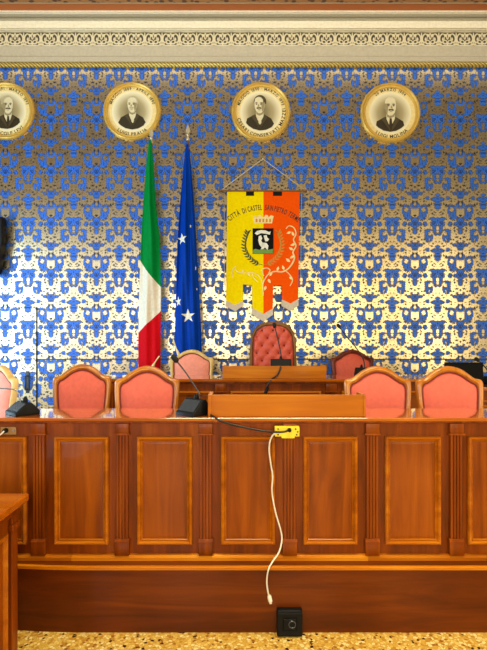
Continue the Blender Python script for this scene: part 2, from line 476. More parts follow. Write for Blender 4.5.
def lathe(bm, prof, seg=24, axis='Z', c=(0, 0, 0), mi=0, closed=False):
    """prof: (radius, height) pairs"""
    c = Vector(c); rings = []
    for r, h in prof:
        ring = []
        for k in range(seg):
            a = 2 * PI * k / seg
            if axis == 'Z': v = Vector((r * math.cos(a), r * math.sin(a), h))
            elif axis == 'Y': v = Vector((r * math.cos(a), h, r * math.sin(a)))
            else: v = Vector((h, r * math.cos(a), r * math.sin(a)))
            ring.append(bm.verts.new(c + v))
        rings.append(ring)
    n = len(rings)
    for i in range(n if closed else n - 1):
        A, B = rings[i], rings[(i + 1) % n]
        for k in range(seg):
            f = bm.faces.new((A[k], A[(k + 1) % seg], B[(k + 1) % seg], B[k])); f.material_index = mi; f.smooth = True
    if not closed:
        for q, (r, h) in ((rings[0], prof[0]), (rings[-1], prof[-1])):
            if r > 1e-5:
                f = bm.faces.new(q); f.material_index = mi
    bmesh.ops.remove_doubles(bm, verts=[v for q in rings for v in q], dist=1e-6)
def rect_loops(bm, x0, x1, z0, z1, prof, fill=True, mi=0):
    """mitred mouldings: prof is (inset, y) pairs going inwards"""
    loops = []
    for ins, y in prof:
        loops.append([bm.verts.new(c) for c in ((x0 + ins, y, z0 + ins), (x1 - ins, y, z0 + ins), (x1 - ins, y, z1 - ins), (x0 + ins, y, z1 - ins))])
    for A, B in zip(loops, loops[1:]):
        for k in range(4):
            f = bm.faces.new((A[k], A[(k + 1) % 4], B[(k + 1) % 4], B[k])); f.material_index = mi
    if fill: bm.faces.new(loops[-1]).material_index = mi
_gl = {}
def glyph(ch):
    if ch not in _gl:
        cu = bpy.data.curves.new('t', 'FONT'); cu.body = ch; cu.size = 1.0; cu.resolution_u = 3; cu.offset = 0.018
        o = bpy.data.objects.new('t', cu)
        me = o.to_mesh()
        vs = [v.co.copy() for v in me.vertices]; fs = [tuple(p.vertices) for p in me.polygons]
        wd = max((v.x for v in vs), default=0.3) if vs else 0.3
        o.to_mesh_clear()
        bpy.data.objects.remove(o); bpy.data.curves.remove(cu)
        _gl[ch] = (vs, fs, wd)
    return _gl[ch]
def arc_text(bm, text, rad, size, mid_deg, top=True, y=0.0, gap=0.12, cx=0, cz=0, fit=None):
    """letters along a circle in the XZ plane, facing -Y"""
    ws = [(glyph(c)[2] if c != ' ' else 0.3) + gap for c in text]
    tot = sum(ws) * size
    xs = 1.0
    if fit: xs = R(fit) * rad / tot; tot *= xs
    ang = R(mid_deg) + (tot / rad / 2) * (1 if top else -1)
    for c, wd in zip(text, ws):
        half = wd * size * xs / 2 / rad
        a = ang - half if top else ang + half
        if c != ' ':
            vs, fs, _ = glyph(c)
            tx = (math.sin(a), -math.cos(a)) if top else (-math.sin(a), math.cos(a))
            nr = (math.cos(a), math.sin(a)) if top else (-math.cos(a), -math.sin(a))
            ox, oz = cx + rad * math.cos(a), cz + rad * math.sin(a)
            nv = []
            for v in vs:
                lx = (v.x - (wd - gap) / 2) * size * xs; lz = v.y * size
                nv.append(bm.verts.new((ox + tx[0] * lx + nr[0] * lz, y, oz + tx[1] * lx + nr[1] * lz)))
            for f in fs:
                try: bm.faces.new([nv[i] for i in f])
                except ValueError: pass
        ang = ang - 2 * half if top else ang + 2 * half
def ellpts(cx, cz, rx, rz, n=20, a0=0, a1=360, rot=0):
    out = []
    for k in range(n if a1 - a0 >= 360 else n + 1):
        a = R(a0 + (a1 - a0) * k / n)
        x, z = rx * math.cos(a), rz * math.sin(a)
        c, s = math.cos(R(rot)), math.sin(R(rot))
        out.append((cx + x * c - z * s, cz + x * s + z * c))
    return out

# ------------------------------------------------------------------ the room
XL, XR, CEIL = -4.4, 4.4, 5.613
bm = BM(); box(bm, XL, XR, -4.6, WALL_Y, -0.1, 0.0); struct('floor', bm, 'terrazzo')
bm = BM(); box(bm, XL, XR, WALL_Y, WALL_Y + 0.2, 0.0, CEIL + 0.1); struct('wall_back', bm, 'damask')
bm = BM(); box(bm, XL - 0.2, XL, -4.6, 3.0, 0, CEIL + .1); box(bm, XL - 0.2, XL, 5.0, WALL_Y + .2, 0, CEIL + .1)
box(bm, XL - 0.2, XL, 3.0, 5.0, 0, 0.8); box(bm, XL - 0.2, XL, 3.0, 5.0, 3.2, CEIL + .1)
struct('wall_left', bm, 'sidewall')
bm = BM(); box(bm, XR, XR + 0.2, -4.6, WALL_Y + .2, 0, CEIL + .1); struct('wall_right', bm, 'sidewall')
bm = BM(); box(bm, XL, XR, -4.6, WALL_Y, CEIL, CEIL + 0.1); struct('ceiling', bm, 'vault')
bm = BM(); box(bm, XL, XR, 5.936, 6.09, CEIL - .004, CEIL + .01); struct('ceiling_band', bm, 'ceiling')
bm = BM()
for a, b_ in ((3.0, 3.06), (3.97, 4.03), (4.94, 5.0)): box(bm, XL - .15, XL - .08, a, b_, 0.8, 3.2)
for a, b_ in ((.8, .86), (2.3, 2.35), (3.14, 3.2)): box(bm, XL - .15, XL - .08, 3.0, 5.0, a, b_)
struct('window_and_fill_frame_1', bm, 'white')
for n_, X_, y0_, y1_ in ((2, XL, -.05, 1.85), (3, XR, -.12, 2.52)):  # frames added on the solid side walls around the two fill lights
    bm = BM(); x0_, x1_ = (X_, X_ + .05) if X_ < 0 else (X_ - .05, X_)
    for a, b_ in ((y0_ - .08, y0_), (y1_, y1_ + .08)): box(bm, x0_, x1_, a, b_, .8, 3.6)
    for a, b_ in ((.8, .88), (3.52, 3.6)): box(bm, x0_, x1_, y0_, y1_, a, b_)
    struct('window_and_fill_frame_%d' % n_, bm, 'white')
def strip(name, y0, py0, py1, mat, smooth=None, bev=0.0):
    z1 = at(0, py0, y0).z; z0 = at(0, py1, y0).z
    bm = BM(); box(bm, XL, XR, y0, WALL_Y, z0, z1, bev); return struct(name, bm, mat, smooth)
# cornice, from the gilt rope up to the ceiling
z1 = at(0, 61.5, 6.26).z; z0 = at(0, 66.5, 6.26).z
bm = BM(); tube(bm, [(XL, 6.285, (z0 + z1) / 2), (XR, 6.285, (z0 + z1) / 2)], (z1 - z0) / 2, 12); struct('trim_1', bm, 'rope', 40)
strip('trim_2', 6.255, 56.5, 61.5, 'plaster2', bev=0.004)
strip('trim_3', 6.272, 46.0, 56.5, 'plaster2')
strip('trim_4', 6.27, 31, 46.0, 'frieze')
# projecting crown moulding as one swept profile
prof = [(6.262, 31.2), (6.235, 30.2), (6.235, 28.6), (6.20, 28.0), (6.195, 20.8), (6.18, 19.8), (6.155, 19.0), (6.15, 17.6), (6.125, 16.6), (6.11, 14.0), (6.09, 12.6), (6.08, 12.2), (6.08, 10.0)]
pts = [(y, at(0, py, y).z) for y, py in prof]
pts[-1] = (6.08, CEIL); pts += [(WALL_Y, CEIL), (WALL_Y, pts[0][1])]
bm = BM(); prism(bm, pts, XL, XR, 'YZ')
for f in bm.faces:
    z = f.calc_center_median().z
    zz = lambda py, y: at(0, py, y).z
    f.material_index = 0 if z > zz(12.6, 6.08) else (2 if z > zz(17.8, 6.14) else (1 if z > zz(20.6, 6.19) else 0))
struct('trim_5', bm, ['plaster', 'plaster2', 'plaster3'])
bm = BM(); box(bm, XL, XR, 5.70, 5.936, CEIL - 0.012, CEIL); struct('trim_6', bm, 'border')
bm = BM(); box(bm, XL, XR, 5.93, 5.94, CEIL - 0.02, CEIL); struct('trim_7', bm, 'plaster3')
bm = BM()
xs = [XL] + [v for k in range(4) for v in (-3.95 + 2.2 * k, -2.65 + 2.2 * k)] + [XR]
for a, b_ in zip(xs[::2], xs[1::2]): box(bm, a, b_, -4.6, -4.4, 0, CEIL)
for a, b_ in zip(xs[1::2], xs[2::2]): box(bm, a, b_, -4.6, -4.4, 0, .65); box(bm, a, b_, -4.6, -4.4, 3.9, CEIL)
struct('wall_rear', bm, 'sidewall')
# horizontal seams of the fabric wall covering
z = at(0, 359.3, WALL_Y).z
bm = BM(); box(bm, at(36.5, 0, WALL_Y).x, XR, WALL_Y - .004, WALL_Y + .01, z - .006, z + .006); struct('trim_8', bm, 'seam')
z = at(0, 340, WALL_Y).z
bm = BM(); box(bm, at(322, 0, WALL_Y).x, at(400, 0, WALL_Y).x, WALL_Y - .002, WALL_Y + .01, z - .003, z + .003); struct('trim_9', bm, 'seam')

# dais, two steps
DZ, DZ2 = 0.365, 0.475
curve = [(2.4, 2.735), (-0.90, 2.735), (-1.08, 2.742), (-1.22, 2.755), (-1.36, 2.772), (-1.55, 2.79), (-2.4, 2.80)]
def swept(name, y_off, z0, z1, yb, mat, bev=0.0, kind=True):
    pts = [(x, y + y_off) for x, y in curve] + [(-2.4, yb), (2.4, yb)]
    bm = BM(); prism(bm, pts, z0, z1, 'XY', bev=bev)
    return struct(name, bm, mat)
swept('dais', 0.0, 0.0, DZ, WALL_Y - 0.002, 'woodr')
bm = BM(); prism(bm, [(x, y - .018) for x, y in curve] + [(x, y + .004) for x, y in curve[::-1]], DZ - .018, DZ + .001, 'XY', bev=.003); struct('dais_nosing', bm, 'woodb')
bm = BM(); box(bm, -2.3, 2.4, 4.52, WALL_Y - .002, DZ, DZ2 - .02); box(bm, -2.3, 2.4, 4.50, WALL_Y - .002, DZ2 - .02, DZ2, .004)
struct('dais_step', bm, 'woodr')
bm = BM(); box(bm, XL, -2.42, WALL_Y - .02, WALL_Y, 0, .14, .004); struct('baseboard_back', bm, 'woodv')

# jib door papered over at the left
zt = at(0, 307.5, WALL_Y).z; xr = at(36.6, 0, WALL_Y).x
DY = WALL_Y - .008
bm = BM(); box(bm, xr - .9, xr, DY, WALL_Y + .01, DZ2 + .002, zt); door = struct('door_1', bm, 'damask')
bm = BM(); box(bm, xr - .002, xr + .009, DY - .004, DY + .02, DZ2 + .002, zt + .004); box(bm, xr - .9, xr + .006, DY - .002, DY + .02, zt, zt + .006)
obj('door_edge', bm, 'black', door)
hx = at(28, 0, WALL_Y).x; hz0 = at(0, 393, WALL_Y).z; hz1 = at(0, 371, WALL_Y).z
bm = BM(); box(bm, hx - .022, hx + .022, DY - .012, DY + .001, hz0, hz1, .004)
tube(bm, [(hx, DY - .01, hz1 - .06), (hx, DY - .06, hz1 - .06), (hx, DY - .065, hz0 + .05), (hx, DY - .01, hz0 + .05)], .011, 8)
obj('door_handle', bm, 'grey', door)

# ------------------------------------------------------------------ panelled desks
def pilaster_bm(x, y, z0, z1, wd, cap, base, k=1.0):
    """fluted shaft with plain cap and base blocks, standing proud of the plane y"""
    h = wd / 2; dp = .020 * k; g = .007 * k
    pts = [(x - h, y + .002), (x - h, y - dp)]
    fl = wd * .13
    for c in (-.27, 0, .27):
        cx = x + c * wd
        pts += [(cx - fl / 2, y - dp), (cx - fl / 4, y - dp + g), (cx + fl / 4, y - dp + g), (cx + fl / 2, y - dp)]
    pts += [(x + h, y - dp), (x + h, y + .002)]
    bm = BM(); prism(bm, pts, z0 + base, z1 - cap, 'XY')
    box(bm, x - h - .006, x + h + .006, y - dp - .008, y + .002, z1 - cap, z1, .002)
    box(bm, x - h - .012, x + h + .012, y - dp - .014, y + .002, z1 - cap - .008, z1 - cap + .003, .002)
    box(bm, x - h - .008, x + h + .008, y - dp - .010, y + .002, z0, z0 + base, .002)
    prism(bm, [(y + .002, z0 + base - .002), (y - dp - .012, z0 + base - .002), (y - dp - .012, z0 + base + .003), (y - dp, z0 + base + .016), (y + .002, z0 + base + .016)], x - h - .009, x + h + .009, 'YZ')
    return bm
def panel(parent, x0, x1, z0, z1, y, k=1.0):
    bm = BM()
    i = .030 * k
    rect_loops(bm, x0 + i * .8, x1 - i * .8, z0 + i * .8, z1 - i * .8, [(0, y - .002), (.003, y - .004), (.02 * k, y - .006)])
    pn = obj('panel', bm, 'woodp', parent)
    bm = BM()
    rect_loops(bm, x0, x1, z0, z1, [(0, y + .002), (0, y - .016 * k), (.004 * k, y - .024 * k), (.011 * k, y - .027 * k), (.017 * k, y - .022 * k), (.021 * k, y - .011 * k), (.026 * k, y - .014 * k), (.030 * k, y - .009 * k), (.031 * k, y + .001)], fill=False)
    obj('panel_moulding', bm, 'woodm', pn)
    return pn

# front council desk
YF = 2.82
fd = thing('council_desk', 'long panelled walnut council desk with fluted pilasters across the front of the dais', 'desk', (0, YF, DZ))
def lz(py, y=YF): return at(0, py, y).z - DZ      # local heights
def lx(px, y=YF): return at(px, 0, y).x
x0d, x1d = lx(-50), lx(545)
ZT = at(0, 418, 2.775).z - DZ
bm = BM(); box(bm, x0d, x1d, 0, .30, 0.02, ZT - .02); obj('body', bm, 'woodv', fd)
bm = BM(); box(bm, x0d - .03, x1d + .03, -.045, .345, ZT - .020, ZT, .005, 3)
obj('worktop', bm, 'woodt', fd)
bm = BM(); box(bm, x0d - .01, x1d + .01, -.018, .01, ZT - .034, ZT - .020, .003); obj('top_moulding', bm, 'woodv', fd)
# base moulding in three lengths, the middle one of paler wood
for a, b_, mt in ((x0d - .01, lx(73), 'woodm'), (lx(73), lx(367), 'woodb'), (lx(367), x1d + .01, 'woodm')):
    bm = BM(); prism(bm, [(.01, 0.001), (-.028, 0.001), (-.028, .018), (-.022, .026), (-.016, .030), (.01, .032)], a + .0004, b_ - .0004, 'YZ')
    o = obj('base_moulding', bm, mt, fd)
    if mt == 'woodb': o['label'] = 'paler middle length of the base moulding'
pil = [-43, 40, 123, 206, 289.5, 371.5, 455, 538]
for px in pil:
    obj('pilaster', pilaster_bm(lx(px), 0, .030, ZT - .034, lx(px + 5.6) - lx(px - 5.6), .058, .075), 'woodv', fd, 30)
for a, b_ in ((-28, 27.5), (55, 109), (137.5, 192.5), (221, 275), (303, 357), (384.5, 440), (467, 524)):
    panel(fd, lx(a), lx(b_), lz(543.5), lz(436), 0)
# raised reading board at the back of the worktop
bm = BM()
bx0, bx1 = at(208, 0, 2.84).x, at(365.5, 0, 2.84).x
bh = at(0, 394.8, 2.84).z - DZ
box(bm, bx0, bx1, .015, .035, ZT, bh, .003)
box(bm, bx0, bx0 + .022, .008, .19, ZT, bh + .001, .003); box(bm, bx1 - .014, bx1, .010, .19, ZT, bh, .003)
obj('reading_board', bm, 'woodh', fd)

# back desk on the step
YB = 4.70
bd = thing('presidents_desk', 'panelled desk on the upper step in front of the tufted high-backed chair', 'desk', (0, YB, DZ2))
def bx(px): return at(px, 0, YB).x
ZB = at(0, 379, 4.655).z - DZ2
bl, br = bx(103), bx(448)
bm = BM(); box(bm, bl, br, 0, .45, .02, ZB - .03); obj('body', bm, 'woodv', bd)
bm = BM(); box(bm, bl - .03, br + .03, -.045, .50, ZB - .028, ZB, .006, 3); obj('worktop', bm, 'woodt', bd)
bm = BM(); box(bm, bl - .01, br + .01, -.02, .01, ZB - .045, ZB - .028, .003); obj('top_moulding', bm, 'woodv', bd)
bm = BM(); box(bm, bl - .01, br + .01, -.025, .01, .001, .05, .004); obj('base_moulding', bm, 'woodm', bd)
for px in (109, 220.5, 331, 442):
    obj('pilaster', pilaster_bm(bx(px), 0, .05, ZB - .045, .085, .075, .09), 'woodv', bd, 30)
for a, b_ in ((120, 210.5), (230.5, 321), (341.5, 432)):
    panel(bd, bx(a), bx(b_), .14, at(0, 391, YB).z - DZ2, 0, 1.2)
bm = BM()
a_, b_ = at(222.5, 0, 4.72).x, at(326.5, 0, 4.72).x
hh = at(0, 366, 4.72).z - DZ2
box(bm, a_, b_, .02, .045, ZB, hh, .003); box(bm, a_, a_ + .02, .03, .30, ZB, hh, .003); box(bm, b_ - .02, b_, .03, .30, ZB, hh, .003)
obj('reading_board', bm, 'woodh', bd)

# lower side desk at the right
YS = 4.62
sd = thing('side_desk', 'low dark wooden desk cut off by the right edge, under the black laptop', 'desk', (0, YS, DZ2))
sl, sr = at(453, 0, YS).x, 2.36
ZS = at(0, 387, YS).z - DZ2
bm = BM(); box(bm, sl, sr, .02, .48, 0, ZS - .03); obj('body', bm, 'woodv', sd)
bm = BM(); box(bm, sl - .01, sr + .02, -.02, .52, ZS - .035, ZS, .006, 3); obj('worktop', bm, 'woodt', sd)
bm = BM(); box(bm, sl, sr, -.005, .03, ZS - .14, ZS - .125, .004); obj('shelf_moulding', bm, 'woodm', sd)
for k in (0, 1):
    panel(sd, sl + .03 + k * .23, sl + .23 + k * .23, .08, ZS - .17, .02)

# foreground table at the left
tb = thing('side_table', 'panelled wooden table in the lower left foreground, cut off by the picture edge', 'table', (-1.6, 2.12, 0))
bm = BM(); box(bm, -.55, .55, -.32, .33, .812, .85, .008, 3)
o = obj('table_top', bm, 'woodt', tb)
bm = BM(); box(bm, -.52, .525, -.30, .305, .775, .813, .006); obj('top_moulding', bm, 'woodv', tb)
bm = BM(); box(bm, -.50, .495, -.27, .275, .02, .78); obj('body', bm, 'woodv', tb)
for sy in (-1, 1):
    c = .255 * sy + .005
    bm = BM(); box(bm, .47, .513, c - .03, c + .03, 0, .775, .004)
    box(bm, .465, .520, c - .036, c + .036, .70, .73, .004); box(bm, .465, .520, c - .036, c + .036, .0, .09, .004)
    obj('corner_post', bm, 'woodv', tb)
bm = BM(); rect_loops(bm, -.20, .20, .12, .70, [(0, 0), (0, -.014), (.012, -.018), (.024, -.006), (.026, 0)], fill=False)
for v in bm.verts: v.co = Vector((.495 - v.co.y, v.co.x, v.co.z))
obj('panel_moulding', bm, 'woodm', tb)

# ------------------------------------------------------------------ chairs
OUT = [(0, 1.015), (.05, 1.008), (.10, .989), (.145, .960), (.188, .930), (.224, .924), (.244, .911), (.251, .882), (.247, .80), (.238, .70), (.226, .60), (.214, .50), (.208, .42)]
INN = [(0, .972), (.045, .965), (.09, .947), (.13, .921), (.165, .899), (.187, .890), (.200, .874), (.206, .85), (.204, .78), (.196, .70), (.186, .61), (.178, .55), (.174, .515)]
def tilt(z): return (z - .45) * .13
def full(half): return [(-x, z) for x, z in half[::-1]] + [(x, z) for x, z in half[1:]]
def sm2(pts, n=4): return [(v.x, v.y) for v in smoothpts([Vector((x, z, 0)) for x, z in pts], n)]
def make_chair(name, label, woodmat, padmat, loc, rz, group):
    t = thing(name, label, 'chair', loc, rz, group)
    Y0 = .20
    o_, i_ = sm2(full(OUT)), sm2(full(INN))
    bm = BM(); n = len(o_)
    rows = []
    for (ox, oz), (ix, iz) in zip(o_, i_):
        m = lambda f: (ox + (ix - ox) * f, oz + (iz - oz) * f)
        ring = []
        for f, dy in ((0, .012), (0, -.012), (.18, -.026), (.5, -.032), (.82, -.026), (1, -.012), (1, .016), (.5, .026)):
            x, z = m(f); ring.append(bm.verts.new((x, Y0 + dy + tilt(z), z)))
        rows.append(ring)
    for A, B in zip(rows, rows[1:]):
        for k in range(8):
            f = bm.faces.new((A[k], A[(k + 1) % 8], B[(k + 1) % 8], B[k])); f.smooth = True
    bm.faces.new(rows[0]); bm.faces.new(rows[-1])
    box(bm, -.18, .18, Y0 + tilt(.5) - .02, Y0 + tilt(.5) + .02, .485, .530, .006)
    obj('back_frame', bm, woodmat, t, 50)
    # padded back
    bm = BM(); C = Vector((0, .74)); rings = []
    S = [1, .97, .9, .78, .6, .4, .2]
    for side in (-1, 1):
        rr = []
        for s in S:
            ring = []
            for x, z in i_:
                zz = C.y + (z - C.y) * s; xx = x * s
                dome = (1 - s ** 4) * (.030 if side < 0 else .012)
                ring.append(bm.verts.new((xx, Y0 + tilt(zz) + side * (.008 + dome), zz)))
            rr.append(ring)
        for A, B in zip(rr, rr[1:]):
            for k in range(n):
                f = bm.faces.new((A[k], A[(k + 1) % n], B[(k + 1) % n], B[k])); f.smooth = True
        bm.faces.new(rr[-1]).smooth = True
        rings.append(rr[0])
    for k in range(n): bm.faces.new((rings[0][k], rings[0][(k + 1) % n], rings[1][(k + 1) % n], rings[1][k]))
    pad = obj('backrest', bm, padmat, t, 60)
    bm = BM(); tube(bm, [(x, Y0 + tilt(z) - .016, z) for x, z in i_], .0065, 6, closed=True); obj('piping', bm, 'pipe', pad)
    # seat
    bm = BM(); pts = [(-.20, .20), (.20, .20), (.25, -.24), (.2, -.27), (0, -.285), (-.2, -.27), (-.25, -.24)]
    prism(bm, pts, .36, .435, 'XY', bev=.008); obj('seat_rail', bm, woodmat, t, 40)
    bm = BM(); prism(bm, [(x * .95, y * .95) for x, y in pts], .43, .50, 'XY', bev=.03); obj('seat_cushion', bm, padmat, t, 60)
    for sx in (-1, 1):
        bm = BM(); P = smoothpts([(sx * .225, -.235, .40), (sx * .238, -.252, .33), (sx * .232, -.245, .2), (sx * .222, -.235, .08), (sx * .228, -.25, .0)], 4)
        k = len(P); tube(bm, P, [.034 - .018 * min(1, i / (k - 4)) + (.006 if i > k - 3 else 0) for i in range(k)], 10)
        obj('leg', bm, woodmat, t, 60)
        bm = BM(); P = [(sx * .205, .20, .44), (sx * .2, .215, .25), (sx * .205, .27, 0)]
        tube(bm, smoothpts(P, 4), .02, 8); obj('leg', bm, woodmat, t, 60)
        bm = BM()
        P = smoothpts([(sx * .214, Y0 + .01, .63), (sx * .226, .08, .625), (sx * .234, -.06, .61), (sx * .234, -.12, .60), (sx * .234, -.10, .56), (sx * .234, -.09, .48), (sx * .242, -.10, .40)], 5)
        tube(bm, P, .018, 10); arm = obj('armrest', bm, woodmat, t, 60)
        bm = BM(); P = smoothpts([(sx * .222, .12, .648), (sx * .228, .06, .646), (sx * .231, 0, .638), (sx * .232, -.05, .630)], 4)
        tube(bm, P, [.012] + [.022] * (len(P) - 2) + [.012], 10); obj('arm_pad', bm, padmat, arm, 60)
    return t
YC = 4.05 - .24
G = 'armchairs behind the front council desk'
c0 = make_chair('armchair', 'brown-framed coral armchair second from the left, between the jib door and the tricolour flag', 'chairw', 'coral', (lx(84.5, 3.87), 3.69, DZ), R(8), G)
c0.scale = (.88, .9, 1.03)
dup(c0, (lx(147, 3.61), 3.43, DZ), R(2), 'coral armchair directly below the green, white and red flag', G).scale = (.94, .9, 1.03)
dup(c0, (lx(379.5, 3.56), 3.40, DZ), R(-1), 'coral armchair just right of the long reading board, left of its twin before the laptop', G).scale = (.965, .9, 1.03)
dup(c0, (lx(452, 3.56), 3.39, DZ), R(-1), 'rightmost coral armchair, in front of the black laptop', G).scale = (.965, .9, 1.03)
ca = make_chair('armchair', 'pink armchair cut off by the left edge, daylight glare painted pale on its frame, behind the leftmost microphone', 'chairp', 'salmon', (lx(-20, 3.75), 3.6, DZ), R(-32), G)  # brown frame coloured pale to paint in the daylight glare
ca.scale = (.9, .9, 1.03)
YK = 5.75 - .26
make_chair('armchair', 'pale gilt-framed salmon armchair under the blue flag with stars', 'chairp', 'salmon', (lx(192.5, 5.82), YK, DZ2), 0, 'armchairs of the upper step')
make_chair('armchair', 'dark mahogany red armchair to the right of the tufted chair, behind the angled microphone', 'chaird', 'red', (lx(353, 5.82), YK, DZ2), R(6), 'armchairs of the upper step')

# high-backed tufted chair
def throne():
    t = thing('high_backed_chair', 'high round-topped red chair with buttoned back beneath the hanging banner', 'chair', (lx(272.8, 5.8), 5.55, DZ2))
    Y0 = .22
    half = [(0, 1.335), (.07, 1.331), (.13, 1.316), (.18, 1.288), (.22, 1.245), (.245, 1.19), (.26, 1.10), (.268, .98), (.27, .85), (.268, .7), (.265, .42)]
    inn = [(0, 1.292), (.065, 1.288), (.12, 1.274), (.165, 1.248), (.196, 1.212), (.216, 1.165), (.228, 1.09), (.234, .98), (.235, .85), (.233, .7), (.23, .54)]
    o_, i_ = sm2(full(half)), sm2(full(inn)); n = len(o_)
    bm = BM(); rows = []
    for (ox, oz), (ix, iz) in zip(o_, i_):
        ring = []
        for f, dy in ((0, .02), (0, -.02), (.3, -.034), (.7, -.034), (1, -.016), (1, .02)):
            ring.append(bm.verts.new((ox + (ix - ox) * f, Y0 + dy, oz + (iz - oz) * f)))
        rows.append(ring)
    for A, B in zip(rows, rows[1:]):
        for k in range(6):
            f = bm.faces.new((A[k], A[(k + 1) % 6], B[(k + 1) % 6], B[k])); f.smooth = True
    bm.faces.new(rows[0]); bm.faces.new(rows[-1]); box(bm, -.24, .24, Y0 - .025, Y0 + .025, .50, .55, .006)
    obj('back_frame', bm, 'thronew', t, 50)
    # tufted pad as a height field inside the inner outline
    btn = []
    for r_ in range(8):
        z = 1.235 - .087 * r_
        for c in ((-.127, 0, .127) if r_ % 2 == 0 else (-.0635, .0635, -.19, .19)):
            btn.append((c, z))
    def halfw(z):
        for (x0, z0), (x1, z1) in zip(inn, inn[1:]):
            if z1 <= z <= z0: return x0 + (x1 - x0) * (z0 - z) / (z0 - z1 + 1e-9)
        return inn[-1][0]
    def hgt(x, z, e):
        d = min(math.hypot(x - a, (z - b)) for a, b in btn)
        q = .034 * (1 - math.exp(-(d / .030) ** 1.3))
        for s in (1, -1):
            g = ((x / .127) + s * (z - 1.235) / .174) % 1.0
            g = min(g, 1 - g)
            q -= .007 * math.exp(-(g / .05) ** 2)
        return -.006 - q * min(1, e * 7)
    NU, NV = 40, 70
    bm = BM(); gr = []
    for j in range(NV + 1):
        z = .55 + (1.2915 - .55) * (1 - (1 - j / NV) ** 1.3)
        hw = max(halfw(z), .004)
        gr.append([])
        for i in range(NU + 1):
            u = -1 + 2 * i / NU
            e = min(1 - abs(u), (1.2915 - z) * 3, (z - .54) * 4)
            gr[-1].append(bm.verts.new((hw * u, Y0 + hgt(hw * u, z, max(0, e)), z)))
    for j in range(NV):
        for i in range(NU):
            bm.faces.new((gr[j][i], gr[j][i + 1], gr[j + 1][i + 1], gr[j + 1][i])).smooth = True
    per = gr[0] + [r[-1] for r in gr[1:]] + gr[-1][-2::-1] + [r[0] for r in gr[-2:0:-1]]
    bk = [bm.verts.new((v.co.x, Y0 + .016, v.co.z)) for v in per]
    for k in range(len(per)): bm.faces.new((per[k], bk[k], bk[(k + 1) % len(per)], per[(k + 1) % len(per)]))
    bm.faces.new(bk)
    pad = obj('backrest', bm, 'red', t, 60)
    for a, z in btn:
        if abs(a) < halfw(z) - .03:
            bm = BM(); lathe(bm, [(0, -.012), (.006, -.010), (.0095, -.004), (.010, .002)], 10, 'Y', (a, Y0 - .008, z)); obj('button', bm, 'pipe', pad)
    pts = [(-.25, .24), (.25, .24), (.28, -.26), (.24, -.29), (-.24, -.29), (-.28, -.26)]
    bm = BM(); prism(bm, pts, .36, .44, 'XY', bev=.008); obj('seat_rail', bm, 'thronew', t, 40)
    bm = BM(); prism(bm, [(x * .95, y * .95) for x, y in pts], .435, .52, 'XY', bev=.03); obj('seat_cushion', bm, 'red', t, 60)
    for sx in (-1, 1):
        bm = BM(); tube(bm, smoothpts([(sx * .25, -.25, .38), (sx * .255, -.26, .25), (sx * .25, -.25, 0)], 4), [.035 - .0015 * i for i in range(9)], 10); obj('leg', bm, 'thronew', t, 60)
        bm = BM(); tube(bm, [(sx * .25, .22, .44), (sx * .25, .25, 0)], .024, 8); obj('leg', bm, 'thronew', t, 60)
        bm = BM(); tube(bm, smoothpts([(sx * .258, Y0, .74), (sx * .285, .05, .73), (sx * .29, -.14, .70), (sx * .28, -.15, .55), (sx * .27, -.15, .40)], 5), .022, 10); obj('armrest', bm, 'thronew', t, 60)
throne()

